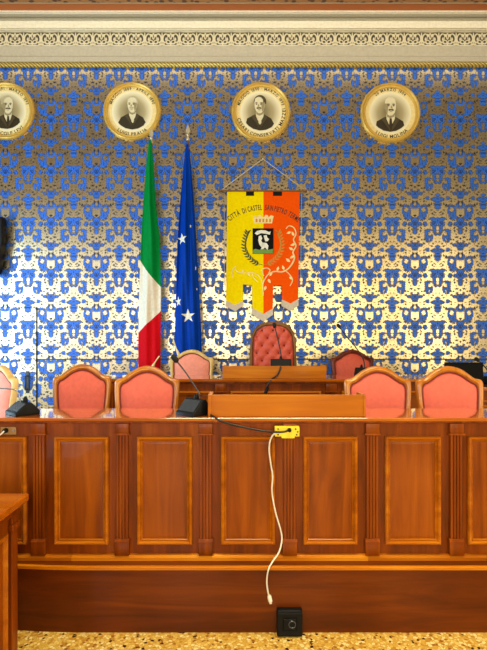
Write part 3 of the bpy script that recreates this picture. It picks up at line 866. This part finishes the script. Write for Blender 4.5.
# ------------------------------------------------------------------ flags
def flag(name, label, cat, ypos, zt, zb, edges, zones, mats, polex, poletop, folds, amp):
    """edges: (z, left x, right x); the cloth is a closed draped shell, zones(u) gives the rows where the colour changes"""
    t = thing(name, label, cat, (polex, ypos, DZ2))
    def lr(z):
        for (z0, a0, b0), (z1, a1, b1) in zip(edges, edges[1:]):
            if z1 <= z <= z0:
                f = (z0 - z) / (z0 - z1); return a0 + (a1 - a0) * f, b0 + (b1 - b0) * f
        return edges[-1][1:] if z < edges[-1][0] else edges[0][1:]
    def surf(u, z):
        l, r = lr(z); x = l + (r - l) * u
        g = min(1, (zt - z) / .8)
        y = -.045 - .05 * math.sin(PI * u) * g
        y += amp * g * math.sin(2 * PI * (folds * u + .25 * math.sin(1.5 * z) + .1)) + amp * .5 * g * math.sin(2 * PI * (folds * 1.9 * u + .3 * z))
        return Vector((x - polex, y, z - DZ2))
    NU = 48
    bm = BM(); cols = []
    for i in range(NU + 1):
        u = i / NU
        br = [zt] + list(zones(u)) + [zb]
        col = []
        for s in range(len(br) - 1):
            n = 26 if len(br) > 2 else 70
            for k in range(n): col.append((br[s] + (br[s + 1] - br[s]) * k / n, s))
        col.append((zb, len(br) - 2))
        cols.append([(bm.verts.new(surf(u, z)), s) for z, s in col])
    for A, B in zip(cols, cols[1:]):
        for j in range(len(A) - 1):
            f = bm.faces.new((A[j][0], B[j][0], B[j + 1][0], A[j + 1][0])); f.material_index = A[j][1]; f.smooth = True
    # back of the shell
    J = len(cols[0])
    bc = [[(bm.verts.new(c[j][0].co + Vector((0, .035 if 0 < i < NU else 0.004, 0))), c[j][1]) for j in range(J)] for i, c in enumerate(cols)]
    for A, B in zip(bc, bc[1:]):
        for j in range(J - 1):
            f = bm.faces.new((A[j][0], A[j + 1][0], B[j + 1][0], B[j][0])); f.material_index = A[j][1]; f.smooth = True
    for i in (0, NU):
        for j in range(J - 1):
            f = bm.faces.new((cols[i][j][0], cols[i][j + 1][0], bc[i][j + 1][0], bc[i][j][0])); f.material_index = cols[i][j][1]
    for j in (0, J - 1):
        for i in range(NU):
            f = bm.faces.new((cols[i][j][0], cols[i + 1][j][0], bc[i + 1][j][0], bc[i][j][0])); f.material_index = cols[i][j][1]
    cl = obj('cloth', bm, mats, t)
    H = poletop - DZ2
    bm = BM(); tube(bm, [(0, 0, .06), (0, 0, H - .20)], .014, 10); obj('pole', bm, 'pole', t, 60)
    bm = BM(); lathe(bm, [(0, 0.001), (.16, 0.001), (.16, .02), (.13, .04), (.04, .055), (.03, .10), (0.0, .10)], 24); obj('stand', bm, 'pole', t, 40)
    bm = BM()
    lathe(bm, [(.0, H - .21), (.02, H - .20), (.024, H - .185), (.012, H - .17), (.010, H - .15), (.022, H - .135), (.012, H - .12), (.0, H - .115)], 12)
    prism(bm, [(0, H), (.022, H - .06), (.026, H - .09), (.010, H - .122), (-.010, H - .122), (-.026, H - .09), (-.022, H - .06)], -.005, .005, 'XZ')
    obj('finial', bm, 'finial', t, 60)
    return t, cl, surf
YFl = 6.08
fx = lambda px: at(px, 0, YFl - .08).x
fz = lambda py: at(0, py, YFl - .08).z
E = [(fz(139), fx(148.4), fx(150.6)), (fz(160), fx(146), fx(152.5)), (fz(200), fx(143), fx(155)), (fz(240), fx(140.6), fx(159.5)), (fz(290), fx(138.6), fx(160.8)), (fz(330), fx(137.5), fx(160.4)), (fz(370), fx(137.5), fx(160)), (fz(400), fx(138), fx(160))]
def zi(u):
    a = 260 + 27 * u ** .9
    b = 333 - 22 * u if u > .25 else 333 - 22 * u
    return fz(a), fz(b)
it, cl, _ = flag('tricolour_flag', 'green, white and red flag hanging furled on a tall pole', 'flag', YFl, fz(139), fz(398), E, zi, ['ygreen', 'fwhite', 'fred'], fx(150.2), at(0, 127, YFl).z, 1.6, .012)
def tassel(t, x0, z0, x1, z1, y):
    bm = BM(); P = smoothpts([(x0, y, z0), ((x0 * .6 + x1 * .4) - .006, y, z0 * .6 + z1 * .4), (x1, y, z1)], 5)
    tube(bm, P, [.008] * (len(P) - 4) + [.016, .018, .02, .021], 8); obj('tassel', bm, 'cream', t, 60)
o0 = it.location
tassel(it, fx(160) - o0.x, fz(356) - DZ2, fx(152) - o0.x, fz(369) - DZ2, -.125)
E2 = [(fz(143), fx(185.6), fx(188)), (fz(160), fx(183.6), fx(190.3)), (fz(200), fx(180), fx(193.6)), (fz(240), fx(177.2), fx(196)), (fz(290), fx(175.6), fx(198.8)), (fz(330), fx(174.4), fx(201)), (fz(360), fx(174.6), fx(202)), (fz(400), fx(175), fx(202.5))]
eu, cl2, surf = flag('blue_star_flag', 'blue flag with pale stars hanging furled on a tall pole', 'flag', YFl, fz(143), fz(398), E2, lambda u: (), ['fblue'], fx(187.2), at(0, 124, YFl).z, 2.2, .016)
def star(px, py, rad, squeeze=1.0, rot=0):
    """five-pointed star sewn onto the draped cloth"""
    zc = fz(py)
    l = r_ = None
    for (z0, a0, b0), (z1, a1, b1) in zip(E2, E2[1:]):
        if z1 <= zc <= z0:
            f = (z0 - zc) / (z0 - z1); l = a0 + (a1 - a0) * f; r_ = b0 + (b1 - b0) * f
    xc = fx(px); rm = rad * (YFl - .08) / F
    bm = BM(); c = None; rings = []
    def pt(x, z):
        u = max(0, min(1, (x - l) / (r_ - l)))
        p = surf(u, z); return Vector((x - eu.location.x, p.y - .004, p.z))
    N = 40; c = bm.verts.new(pt(xc, zc))
    prev = None
    for s in (.25, .5, .75, 1.0):
        ring = []
        for k in range(N):
            q = k / N * 10; i = int(q); f = q - i
            ra = lambda j: (1.0 if j % 2 == 0 else .39)
            a0 = PI / 2 + rot + i * PI / 5; a1 = a0 + PI / 5
            x = (ra(i) * math.cos(a0) * (1 - f) + ra(i + 1) * math.cos(a1) * f) * rm * s * squeeze
            z = (ra(i) * math.sin(a0) * (1 - f) + ra(i + 1) * math.sin(a1) * f) * rm * s
            ring.append(bm.verts.new(pt(xc + x, zc + z)))
        for k in range(N):
            if prev is None: bm.faces.new((c, ring[k], ring[(k + 1) % N]))
            else: bm.faces.new((prev[k], ring[k], ring[(k + 1) % N], prev[(k + 1) % N]))
        prev = ring
    obj('star', bm, 'star', cl2)
for a in ((182.2, 239, 6.0, .85, .1), (190.6, 226.3, 2.0, .5), (178.2, 301.5, 5.5, .62, .1), (188.3, 316, 7.2, 1.0, .05), (195.6, 268, 2.6, .25), (196.6, 289, 1.6, .4)): star(*a)
tassel(eu, fx(174) - eu.location.x, fz(339) - DZ2, fx(181) - eu.location.x, fz(358) - DZ2, -.15)

# ------------------------------------------------------------------ hanging banner
YBn = 6.22
gx = lambda px: (px - 263.0) * YBn / F
gz = lambda py: -(py - 191.5) * YBn / F
gp = lambda L_: [(gx(a), gz(b)) for a, b in L_]
c = at(263, 191.5, YBn)
gb = thing('hanging_banner', 'yellow and orange civic banner with crest and arched lettering hanging from a rod', 'banner', c)
bm = BM(); tube(bm, [(gx(222), -.012, gz(191.2)), (gx(304), -.012, gz(191.2))], .010, 10)
for px in (221, 305): lathe(bm, [(0, -.026), (.012, -.02), (.017, 0), (.012, .02), (0, .026)], 12, 'X', (gx(px), -.012, gz(191.2)))
obj('crossbar', bm, 'pole', gb, 60)
bm = BM(); tube(bm, [(gx(222), -.012, gz(190)), (gx(263), .03, gz(158)), (gx(304), -.012, gz(190))], .0062, 6)
tube(bm, [(gx(224.2), -.01, gz(191)), (gx(224.4), -.01, gz(285))], .003, 6); tube(bm, [(gx(301.5), -.01, gz(191)), (gx(300.6), -.01, gz(283))], .003, 6)
lathe(bm, [(0, -.005), (.012, -.004), (.012, .05), (0, .05)], 10, 'Y', (gx(263), .025, gz(158)))
obj('hanging_cord', bm, 'cord', gb)
CX = 263.4
yel = [(227.2, 191.5), (246, 191.5), (246, 196), (254, 196), (254, 191.5), (CX, 191.5), (CX, 315), (252.4, 309), (252, 285), (243, 284.5), (243, 302), (235, 306), (226, 301.5), (226.6, 250)]
ora = [(CX, 191.5), (273, 191.5), (273, 196), (282, 196), (282, 191.5), (299.5, 191.5), (298.8, 250), (298.2, 300), (290.5, 304.5), (282, 300.5), (281.8, 285.5), (273.2, 285.5), (272.8, 309.5), (CX, 315)]
bm = BM(); prism(bm, gp(yel), -.005, .001); obj('yellow_cloth', bm, 'byel', gb)
bm = BM(); prism(bm, gp(ora), -.005, .001); obj('orange_cloth', bm, 'bora', gb)
for a, b_ in ((246, 254), (273, 282)):
    bm = BM(); box(bm, gx(a) - .002, gx(b_) + .002, -.002, .003, gz(196.4), gz(190.5)); obj('notch_shade', bm, 'black', gb)  # black slips paint the shaded wall showing through the cloth's notches
for P in ([(226, 300.5), (235, 305), (243, 301), (243.2, 305.5), (235.2, 311.5), (225.2, 306)],
          [(252.3, 308), (CX, 314), (272.8, 308.5), (273.2, 314.5), (CX, 321.5), (251.6, 314)],
          [(282, 299.5), (290.5, 303.5), (298.2, 299), (298.6, 305.5), (290.3, 311), (281.6, 306)]):
    bm = BM(); prism(bm, gp(P), -.0075, -.0015); obj('fringe', bm, 'fringe', gb)
# lettering on an arc
r_ = 54.5 * YBn / F
for word, mid, span in (('CITTÀ', 121, 14), ('DI', 109.5, 4.5), ('CASTEL', 98.5, 15), ('SAN', 84, 8.5), ('PIETRO', 72, 13.5), ('TERME', 57, 13)):
    bm = BM(); arc_text(bm, word, r_, 7.4 * YBn / F, mid, True, -.0065, gap=.10, cx=gx(263), cz=gz(264.5), fit=span)
    obj('lettering', bm, 'ink', gb)
# mural crown
bm = BM()
prism(bm, gp([(254.5, 223.5), (253.0, 217), (255.8, 216), (257, 218), (258.6, 215.4), (260.8, 215.2), (262, 217.2), (264, 217.2), (265.4, 215), (267.6, 215.2), (268.8, 217.6), (270.6, 215.4), (273.6, 216.2), (272, 223.5)]), -.010, -.004)
cr = obj('mural_crown', bm, 'cream', gb)
bm = BM()
for px in (256.5, 260, 263.3, 266.6, 270): prism(bm, gp([(px - .9, 222.4), (px - .9, 219.6), (px, 218.8), (px + .9, 219.6), (px + .9, 222.4)]), -.0115, -.009)
obj('crown_arches', bm, 'laurelg', cr)
# square shield
bm = BM(); prism(bm, gp([(252.6, 228.5), (273.4, 228.5), (273.4, 254), (252.6, 254)]), -.011, -.004); sh = obj('shield', bm, 'screen', gb)
bm = BM(); prism(bm, gp([(252.9, 250), (255.5, 249), (259, 250), (263, 249.2), (268, 250), (273.1, 249), (273.1, 253.8), (252.9, 253.8)]), -.0135, -.010); obj('shield_ground', bm, 'green', sh)
bm = BM()
for P in ([(254.6, 233.6), (257, 231.2), (261, 230.2), (265.5, 230.6), (269, 232.2), (270.6, 231.6), (269.8, 235), (266, 234), (261, 233.4), (257, 235.2)],
          [(258.6, 236.5), (261, 235.4), (262.2, 238.5), (261.2, 241), (263.5, 244), (261.5, 247.6), (259.4, 245), (258.2, 240.5)],
          [(263.6, 235.8), (266.6, 235.2), (267.4, 238), (269, 239.2), (267.8, 241.4), (265.2, 241.6), (264.4, 239)],
          [(263.0, 242.8), (266.5, 243.2), (268.4, 246), (267.6, 250.2), (264.8, 247.6), (262.8, 250), (260.6, 249.6), (262.2, 246.6)]):
    prism(bm, gp(P), -.0135, -.010)
obj('shield_figure', bm, 'star', sh)
# laurel branches and arabesque scroll
def leaf(bm, px, py, L_, ang, wd=.32):
    a = R(ang); P = []
    for t, s in ((0, 0), (.3, wd), (.6, wd * .9), (1, 0), (.6, -wd * .9), (.3, -wd)):
        P.append((px + (t * math.cos(a) - s * math.sin(a) * .5) * L_, py - (t * math.sin(a) + s * math.cos(a) * .5) * L_))
    prism(bm, gp(P), -.0085, -.0045)
for sgn, mt in ((-1, 'laurel'), (1, 'laurelg')):
    bm = BM()
    P = [(263 + sgn * .5, 265), (263 + sgn * 7, 263), (263 + sgn * 14, 257), (263 + sgn * 18, 249), (263 + sgn * 17.5, 240), (263 + sgn * 15.5, 233)]
    S = smoothpts([(gx(a), -.006, gz(b)) for a, b in P], 5); tube(bm, S, .0035, 6)
    for k, (a, b_) in enumerate(smoothpts([Vector((p[0], p[1], 0)) for p in P], 3)[2:] and [(v.x, v.y) for v in smoothpts([Vector((p[0], p[1], 0)) for p in P], 3)[2:]]):
        base = 90 - sgn * 70 + sgn * k * 6
        leaf(bm, a, b_, 4.6, base + 40, .34); leaf(bm, a, b_, 4.6, base - 40, .34)
    obj('laurel_branch', bm, mt, gb)
bm = BM()
def scroll(P, r0=.006):
    S = smoothpts([(gx(a), -.006, gz(b)) for a, b in P], 6)
    tube(bm, S, [r0 * (1 - .5 * abs(2 * i / len(S) - 1)) for i in range(len(S))], 6)
scroll([(286, 229), (289, 226), (294, 228), (296, 234), (293.5, 240), (296, 246), (293, 252), (294.5, 258), (292, 264), (288, 269), (282, 272), (275, 271.5), (269, 274), (265, 279), (263, 285), (263.5, 296)], .012)
scroll([(234, 268), (238, 272), (244, 273.5), (250, 273), (256, 274), (260.5, 278), (263, 285)], .009)
scroll([(264, 276), (262, 270.5), (266, 268), (270, 270), (268.5, 273.5)], .008)
scroll([(284, 270), (289, 274), (292.5, 280), (290, 286)], .009); scroll([(236, 266), (232, 271), (233, 278)], .006); scroll([(252, 274), (254.5, 279), (258, 282)], .006)
for px, py, L_, a in ((291, 232, 5, 200), (294, 236, 5, 120), (295, 244, 5, 200), (293, 250, 5, 150), (294, 256, 5, 210), (290, 262, 5.5, 140), (284, 270, 5, 110), (277, 271, 5, 70), (272, 272, 5, 240), (268, 279, 5, 300), (266, 286, 5, 250), (289, 277, 5, 330), (242, 273, 4, 60), (248, 273, 4, 300)):
    leaf(bm, px, py, L_, a, .5)
obj('arabesque_scroll', bm, 'cream', gb)

# ------------------------------------------------------------------ round portraits
def portrait(px, py, rpx, label, top, bottom, var):
    y = WALL_Y - .045
    c = at(px, py, y); r = rpx * y / F
    t = thing('round_portrait', label, 'portrait', (c.x, WALL_Y - .002, c.z), 0, 'round portraits along the top of the wall')
    bm = BM()
    lathe(bm, [(r * .84, -.004), (r * .84, -.024), (r * .86, -.030), (r * .90, -.028), (r * .915, -.034), (r * .95, -.044), (r * .985, -.036), (r, -.02), (r, 0)], 56, 'Y', (0, 0, 0), closed=True)
    obj('frame', bm, 'gold', t, 40)
    bm = BM(); lathe(bm, [(r * .70, -.0085), (r * .855, -.0085)], 56, 'Y', (0, 0, 0)); 
    bmesh.ops.delete(bm, geom=[f for f in bm.faces if len(f.verts) > 4], context='FACES')
    lathe(bm, [(0, -.001), (r * .855, -.001), (r * .855, -.008), (0, -.008)], 56, 'Y')
    obj('mount', bm, 'goldl', t, 40)
    for txt, rad, size, mid, up, gap in ((top, r * .745, r * .13, 90, True, .10), (bottom, r * .83, r * .155, 270 + var.get('shift', 0), False, .14)):
        wl = lambda q: sum((glyph(c_)[2] if c_ != ' ' else .3) + gap for c_ in q) * size
        tot, pos = wl(txt), 0
        for word in txt.split(' '):
            mid_w = pos + wl(word) / 2 - tot / 2
            bm = BM(); arc_text(bm, word, rad, size, mid + math.degrees(mid_w / rad) * (-1 if up else 1), up, -.0095, gap=gap)
            obj('inscription', bm, 'ink2', t)
            pos += wl(word) + wl(' ')
    # printed bust
    bm = BM(); d = [-.009]
    def put(pts, mi):
        pts = [(x * min(1, .62 / max(1e-6, math.hypot(x, z))), z * min(1, .62 / max(1e-6, math.hypot(x, z)))) for x, z in pts]
        d[0] -= .0007; flatpoly(bm, [(x * r, z * r) for x, z in pts], d[0], mi)
    flatpoly(bm, [(x * r, z * r) for x, z in ellpts(0, 0, .70, .70, 48)], d[0], 0)
    h = var['head']; s = var['turn']; k = var['size']
    X = lambda P: [(h[0] + a * k, h[1] + b * k) for a, b in P]
    put(X([(-.62, -.98), (-.58, -.72), (-.46, -.50), (-.20, -.36), (0, -.33), (.20, -.36), (.44, -.50), (.55, -.70), (.56, -.96), (.30, -1.10), (0, -1.14), (-.34, -1.10)]), 4)
    put(X([(-.13, -.26), (.15, -.28), (.16, -.42), (.03, -.66), (-.02, -.66), (-.13, -.42)]), 5)
    put(X([(-.02, -.40), (.05, -.40), (.08, -.68), (.02, -.74), (-.04, -.66)]), 4 if var.get('tie', True) else 5)
    put(X([(-.12, -.10), (.13, -.12), (.14, -.34), (.0, -.40), (-.12, -.34)]), 6)
    if var.get('hair'): put(X(ellpts(-.02 * s, .13, .235, .245, 24)), var['hair'])
    put(X(ellpts(-.20 * s, -.02, .04, .075, 12)), 6)
    put(X([(-.19, .08), (-.16, .24), (-.06, .31), (.08, .31), (.17, .23), (.195, .08), (.19, -.08), (.15, -.22), (.06, -.31), (-.04, -.31), (-.13, -.23), (-.18, -.08)]), 1)
    put(X([(-.19 * s, .10), (-.06 * s, .10), (-.10 * s, -.26), (-.15 * s, -.2), (-.185 * s, -.06)]), 6)
    for e in (-.07, .10):
        put(X(ellpts((e + .01) * s, .075, .05, .018, 10)), 3); put(X(ellpts((e + .01) * s, .025, .035, .020, 10)), 3)
    put(X([(.03 * s, .04), (.075 * s, -.06), (.02 * s, -.075), (.01 * s, -.03)]), 6)
    put(X([(-.10 + .02 * s, -.13), (-.05 + .02 * s, -.085), (.02 * s, -.10), (.05 + .02 * s, -.085), (.11 + .02 * s, -.135), (.05 + .02 * s, -.15), (.02 * s, -.135), (-.05 + .02 * s, -.15)]), var['moustache'])
    put(X(ellpts(.02 * s, -.185, .05, .012, 10)), 6)
    if var.get('beard'): put(X([(-.12, -.16), (-.06, -.18), (.02, -.20), (.10, -.17), (.12, -.26), (.04, -.40), (-.04, -.40), (-.12, -.28)]), var['beard'])
    if var.get('fringe'): put(X([(-.20 * s, .12), (-.22 * s, .24), (-.14 * s, .33), (-.02 * s, .36), (.10 * s, .33), (-.06 * s, .28), (-.13 * s, .20), (-.15 * s, .08)]), var['fringe'])
    put(X([(-.17, -.36), (-.30, -.46), (-.10, -.72), (0, -.90), (-.03, -.72), (-.12, -.50)]), 3); put(X([(.17, -.37), (.30, -.47), (.14, -.72), (.03, -.88), (.06, -.70), (.13, -.50)]), 3)
    obj('photograph', bm, [vignette_mat(r), 'skin', 'hairw', 'hair', 'coatd', 'shirt', 'shade'], t)
portrait(4.8, 110, 28.8, 'round gilt portrait cut off by the left edge, man with dark coat', '1 APRILE 1891 · MARZO 1893', 'ERCOLE LEVI', dict(head=(.06, .20), turn=1, size=.92, hair=2, moustache=3, fringe=2, beard=None, shift=8))
portrait(131.6, 110.3, 29.2, 'round gilt portrait of a white-haired man above the flag with green', 'MAGGIO 1889 · APRILE 1890', 'LUIGI PRALIA', dict(head=(.0, .22), turn=-1, size=.84, hair=2, moustache=2, tie=False))
portrait(261, 111, 29.8, 'round gilt portrait of a man with dark hair and big moustache above the banner', 'MAGGIO 1890 · MARZO 1892', 'CESARI CONSERVATI MAZZEI', dict(head=(-.05, .24), turn=-1, size=.90, hair=3, moustache=3, fringe=3, tie=False, shift=12))
portrait(391, 112, 30.2, 'rightmost round gilt portrait, balding man with moustache alone on the right wall', '20 MARZO 1904', 'LUIGI MOLINA', dict(head=(.0, .22), turn=1, size=.98, hair=None, moustache=3, tie=True, shift=4))

# dark loudspeaker cut off by the left edge
ls = thing('wall_loudspeaker', 'dark loudspeaker tilted down high on the wall, cut off by the left edge', 'loudspeaker', (at(-25, 0, 6.2).x, 6.2, at(0, 245, 6.2).z))
bm = BM(); prism(bm, [(-.18, .33), (.36, .335), (.365, .05), (.33, -.20), (.30, -.36), (-.14, -.36)], -.06, .06, 'XZ', bev=.008); obj('cabinet', bm, 'black', ls)
bm = BM(); box(bm, -.13, .26, -.066, -.058, -.31, .29, .003); obj('grille', bm, 'foam', ls)
bm = BM(); box(bm, -.04, .04, .055, .0985, -.05, .05); obj('bracket', bm, 'grey', ls)

# ------------------------------------------------------------------ microphones, cables, sockets
def mic(label, loc, base, neck, rz=0, metal='grey', head_r=.016, face='grey'):
    neck = [Matrix.Rotation(-rz, 3, 'Z') @ Vector(p_) for p_ in neck]
    """base: width, depth, height; neck: points relative to the thing, last one carries the head"""
    t = thing('desk_microphone', label, 'microphone', loc, rz, 'gooseneck desk microphones')
    W_, D_, H_ = base
    bm = BM()
    prism(bm, [(-D_ / 2, .001), (D_ / 2, .001), (D_ / 2, .024), (D_ * .16, H_), (D_ * .02, H_), (-D_ / 2, .018)], -W_ / 2, W_ / 2, 'YZ', bev=.006)
    b = obj('base', bm, 'black', t, 40)
    bm = BM()
    q = Vector((0, (H_ - .018) , D_ * .52)).normalized()
    y0, z0, y1, z1 = -D_ / 2 + .012, .026, D_ * .02 - .012, H_ - .006
    nrm = Vector((0, -(z1 - z0), (y1 - y0))).normalized() * .003
    vs = [bm.verts.new(Vector(v) + nrm) for v in ((-W_ / 2 + .012, y0, z0), (W_ / 2 - .012, y0, z0), (W_ / 2 - .012, y1, z1), (-W_ / 2 + .012, y1, z1))]
    lo = [bm.verts.new(v.co - nrm * 2) for v in vs]
    bm.faces.new(vs)
    for k in range(4): bm.faces.new((vs[k], vs[(k + 1) % 4], lo[(k + 1) % 4], lo[k]))
    obj('key_panel', bm, face, b)
    bm = BM(); lathe(bm, [(.014, H_ * .8), (.014, H_ + .012), (.006, H_ + .03), (0, H_ + .03)], 12, 'Z', (0, D_ * .12, 0)); obj('socket', bm, 'black', b)
    P = smoothpts(neck, 8)
    bm = BM(); tube(bm, P, .0062 if metal == 'cable' else .0045, 8); obj('gooseneck', bm, metal, t, 60)
    d = (P[-1] - P[-2]).normalized(); e = P[-1]
    bm = BM(); tube(bm, [e - d * .02, e - d * .012, e, e + d * .02, e + d * .03, e + d * .034], [head_r * .5, head_r * .9, head_r, head_r, head_r * .7, head_r * .2], 12); obj('microphone_head', bm, 'foam', t, 60)
    return t
def rel(loc, L_): return [tuple(at(a, b, d) - Vector(loc)) for a, b, d in L_]
ZW = DZ + ZT
l = Vector((at(22.5, 0, 2.92).x, 2.92, ZW))
mic('black microphone on the left end of the desk, its neck bent out of the picture', l, (.165, .14, .072), rel(l, [(20.5, 403, 2.93), (20, 397, 2.93), (16.5, 390.5, 2.93), (8, 388.8, 2.92), (-6, 388, 2.91)]), R(-45), 'steel', .012)
l = Vector((at(194, 0, 2.90).x, 2.90, ZW))
mic('black microphone with leaning neck on the front desk, left of the long reading board', l, (.155, .15, .092), rel(l, [(199.5, 402, 2.92), (199.3, 394, 2.92), (196, 388, 2.92), (186, 373, 2.92), (175.5, 359.5, 2.92)]), R(-42), 'grey', .017)
ZBd = DZ2 + ZB
l = Vector((at(281, 0, 4.86).x, 4.86, ZBd))
mic('black microphone before the tufted chair, behind the upper reading board', l, (.20, .17, .178), rel(l, [(281.5, 362, 4.88), (280.6, 352, 4.88), (278, 340, 4.88), (274.6, 326, 4.88)]), 0, 'cable', .018, 'black')
l = Vector((at(362, 0, 4.95).x, 4.95, ZBd))
mic('black microphone in front of the dark red chair, its neck leaning left', l, (.13, .14, .09), rel(l, [(365, 372, 4.97), (363.5, 360, 4.97), (357, 349, 4.97), (347, 337, 4.97), (339, 326.5, 4.97)]), 0, 'cable', .017, 'black')
ZSd = DZ2 + ZS
l = Vector((at(492, 0, 4.9).x, 4.9, ZSd))
mic('black microphone at the right edge, its head above the laptop corner', l, (.15, .14, .08), rel(l, [(491, 379, 4.92), (489, 372, 4.92), (483, 365, 4.92), (477.5, 360, 4.92)]), 0, 'cable', .018, 'black')

# laptop
lp = thing('laptop', 'black open laptop seen from behind, on the side desk at the right', 'laptop', (at(463.5, 0, 4.92).x, 4.92, ZSd), R(-4))
bm = BM(); box(bm, -.18, .18, .0, .125, .001, .02, .003); obj('keyboard_base', bm, 'black', lp)
bm = BM(); box(bm, -.185, .185, -.012, .004, .01, at(0, 362.3, 4.92).z - ZSd, .004); obj('lid', bm, 'screen', lp)

def cable(name, label, pts, r, mat, cat='cable', n=8):
    P = smoothpts(pts, n)
    o0 = P[0].copy()
    t = thing(name, label, cat, o0)
    bm = BM(); tube(bm, [p - o0 for p in P], r, 8); obj('lead', bm, mat, t, 60)
    return t, P
yb = YF - .05
t, P = cable('microphone_cable', 'black cable running from the microphone over the desk edge to the yellow box', [at(207, 413, 2.9), at(213, 416.2, 2.80), at(220, 420.5, 2.762), at(232, 424.5, 2.768), at(250, 428.5, 2.772), at(268, 431.5, 2.75), at(282, 432, 2.725), at(288, 430.5, 2.735)], .0055, 'cable')
t['label'] = 'black cable running from the microphone over the desk edge to the yellow box'
bm = BM(); e = at(289.5, 430.2, 2.735) - P[0]; lathe(bm, [(0, -.018), (.009, -.016), (.011, 0), (.011, .010), (0, .010)], 12, 'Y', e); obj('plug', bm, 'black', t, 40)
# yellow socket box
q = at(287, 431.8, YF - .065)
yb_ = thing('socket_box', 'yellow socket box with screws fixed under the edge of the desk', 'socket box', q)
k = (YF - .065) / F
bm = BM(); box(bm, -12.2 * k, 12.4 * k, -.008, .030, -4.6 * k, 5.2 * k, .003); obj('cover', bm, 'yellow', yb_)
bm = BM(); box(bm, -5.5 * k, 7.5 * k, -.012, .03, -6.2 * k, -4.3 * k, .002); obj('tab', bm, 'yellow', yb_)
for a, b_ in ((-9, 3), (8.6, 3), (10.6, .2), (-9, -2.6), (9.6, -2.6)):
    bm = BM(); lathe(bm, [(0, -.011), (.004, -.011), (.0045, -.007), (0, -.007)], 10, 'Y', (a * k, 0, b_ * k)); obj('screw', bm, 'ink', yb_)
# white cable
W = [at(280, 432.8, 2.735), at(274.5, 433.6, 2.745), at(270.4, 440, 2.765), at(269.2, 450, 2.775), at(270.8, 464, 2.785), at(272.6, 476, 2.785), at(272, 492, 2.785), at(275.5, 512, 2.785), at(280.6, 530, 2.785), at(281.8, 540, 2.78), at(279, 552, 2.76), at(273, 561, 2.74), at(268.6, 569, 2.70), at(266.8, 580, 2.71), at(267.6, 590, 2.718), at(269.2, 597, 2.722)]
t, P = cable('charging_cable', 'white cable dangling from the yellow box down over the dais edge', W, .0046, 'wcable')
bm = BM(); a, b_ = at(269, 595, 2.721) - P[0], at(270.8, 603.5, 2.722) - P[0]; tube(bm, [a, a.lerp(b_, .1), a.lerp(b_, .75), a.lerp(b_, .76), b_], [.006, .011, .012, .007, .007], 10); obj('plug', bm, 'wcable', t, 60)
# socket at the left of the desk
q = at(9.2, 430.6, YF)
sp = thing('wall_socket', 'small brass socket plate with a plug on the left end of the desk front', 'socket', q)
k = YF / F
bm = BM(); box(bm, -8.2 * k, 7.6 * k, -.008, -.0004, -3.9 * k, 4.0 * k, .002); obj('plate', bm, 'brass', sp)
bm = BM(); lathe(bm, [(0, -.03), (.012, -.028), (.014, -.008), (0, -.008)], 12, 'Y', (-2.6 * k, 0, .4 * k)); obj('plug', bm, 'black', sp, 40)
bm = BM(); lathe(bm, [(0, -.012), (.006, -.012), (.006, -.008), (0, -.008)], 10, 'Y', (5.2 * k, 0, .3 * k)); obj('screw', bm, 'steel', sp, 40)
bm = BM(); tube(bm, smoothpts([(-2.6 * k, -.028, .4 * k), (-6 * k, -.03, -3 * k), (-12 * k, -.02, -8 * k), (-14 * k, -.015, -40 * k)], 6), .0045, 8); obj('lead', bm, 'wcable', sp, 60)
# cable hanging over the upper reading board
t, P = cable('microphone_cable', 'black cable hanging over the upper reading board onto the desk edge', [at(281.4, 365.4, 4.78), at(280.8, 366.2, 4.735), at(280, 370, 4.706), at(276.5, 376, 4.706), at(272, 379, 4.67), at(268.5, 384, 4.645), at(266, 390, 4.668), at(264.5, 393, 4.668)], .008, 'cable')
bm = BM(); a = at(268, 387, 4.66) - P[0]; b_ = at(265, 393.5, 4.66) - P[0]; tube(bm, [a, a.lerp(b_, .2), b_], [.008, .016, .014], 10); obj('connector', bm, 'black', t, 60)

# floor socket in front of the dais
q = at(289.5, 0, 2.71); 
fs = thing('floor_socket', 'black floor socket box standing against the dais below the white plug', 'socket box', (q.x, 2.70, 0))
bm = BM(); box(bm, -.069, .069, -.008, .034, 0, .142, .008, 3); obj('housing', bm, 'black', fs, 40)
bm = BM(); rect_loops(bm, -.066, .066, .008, .132, [(0, -.007), (0, -.012), (.006, -.014), (.028, -.012), (.030, -.010)], fill=True); obj('front_plate', bm, 'black', fs)
bm = BM(); box(bm, -.034, .034, -.017, -.009, .040, .100, .003); sk = obj('socket_cover', bm, 'black', fs)
bm = BM(); lathe(bm, [(.014, -.016), (.016, -.0195), (.020, -.0195), (.022, -.016)], 20, 'Y', (.012, 0, .072)); obj('socket_ring', bm, 'grey', sk, 40)
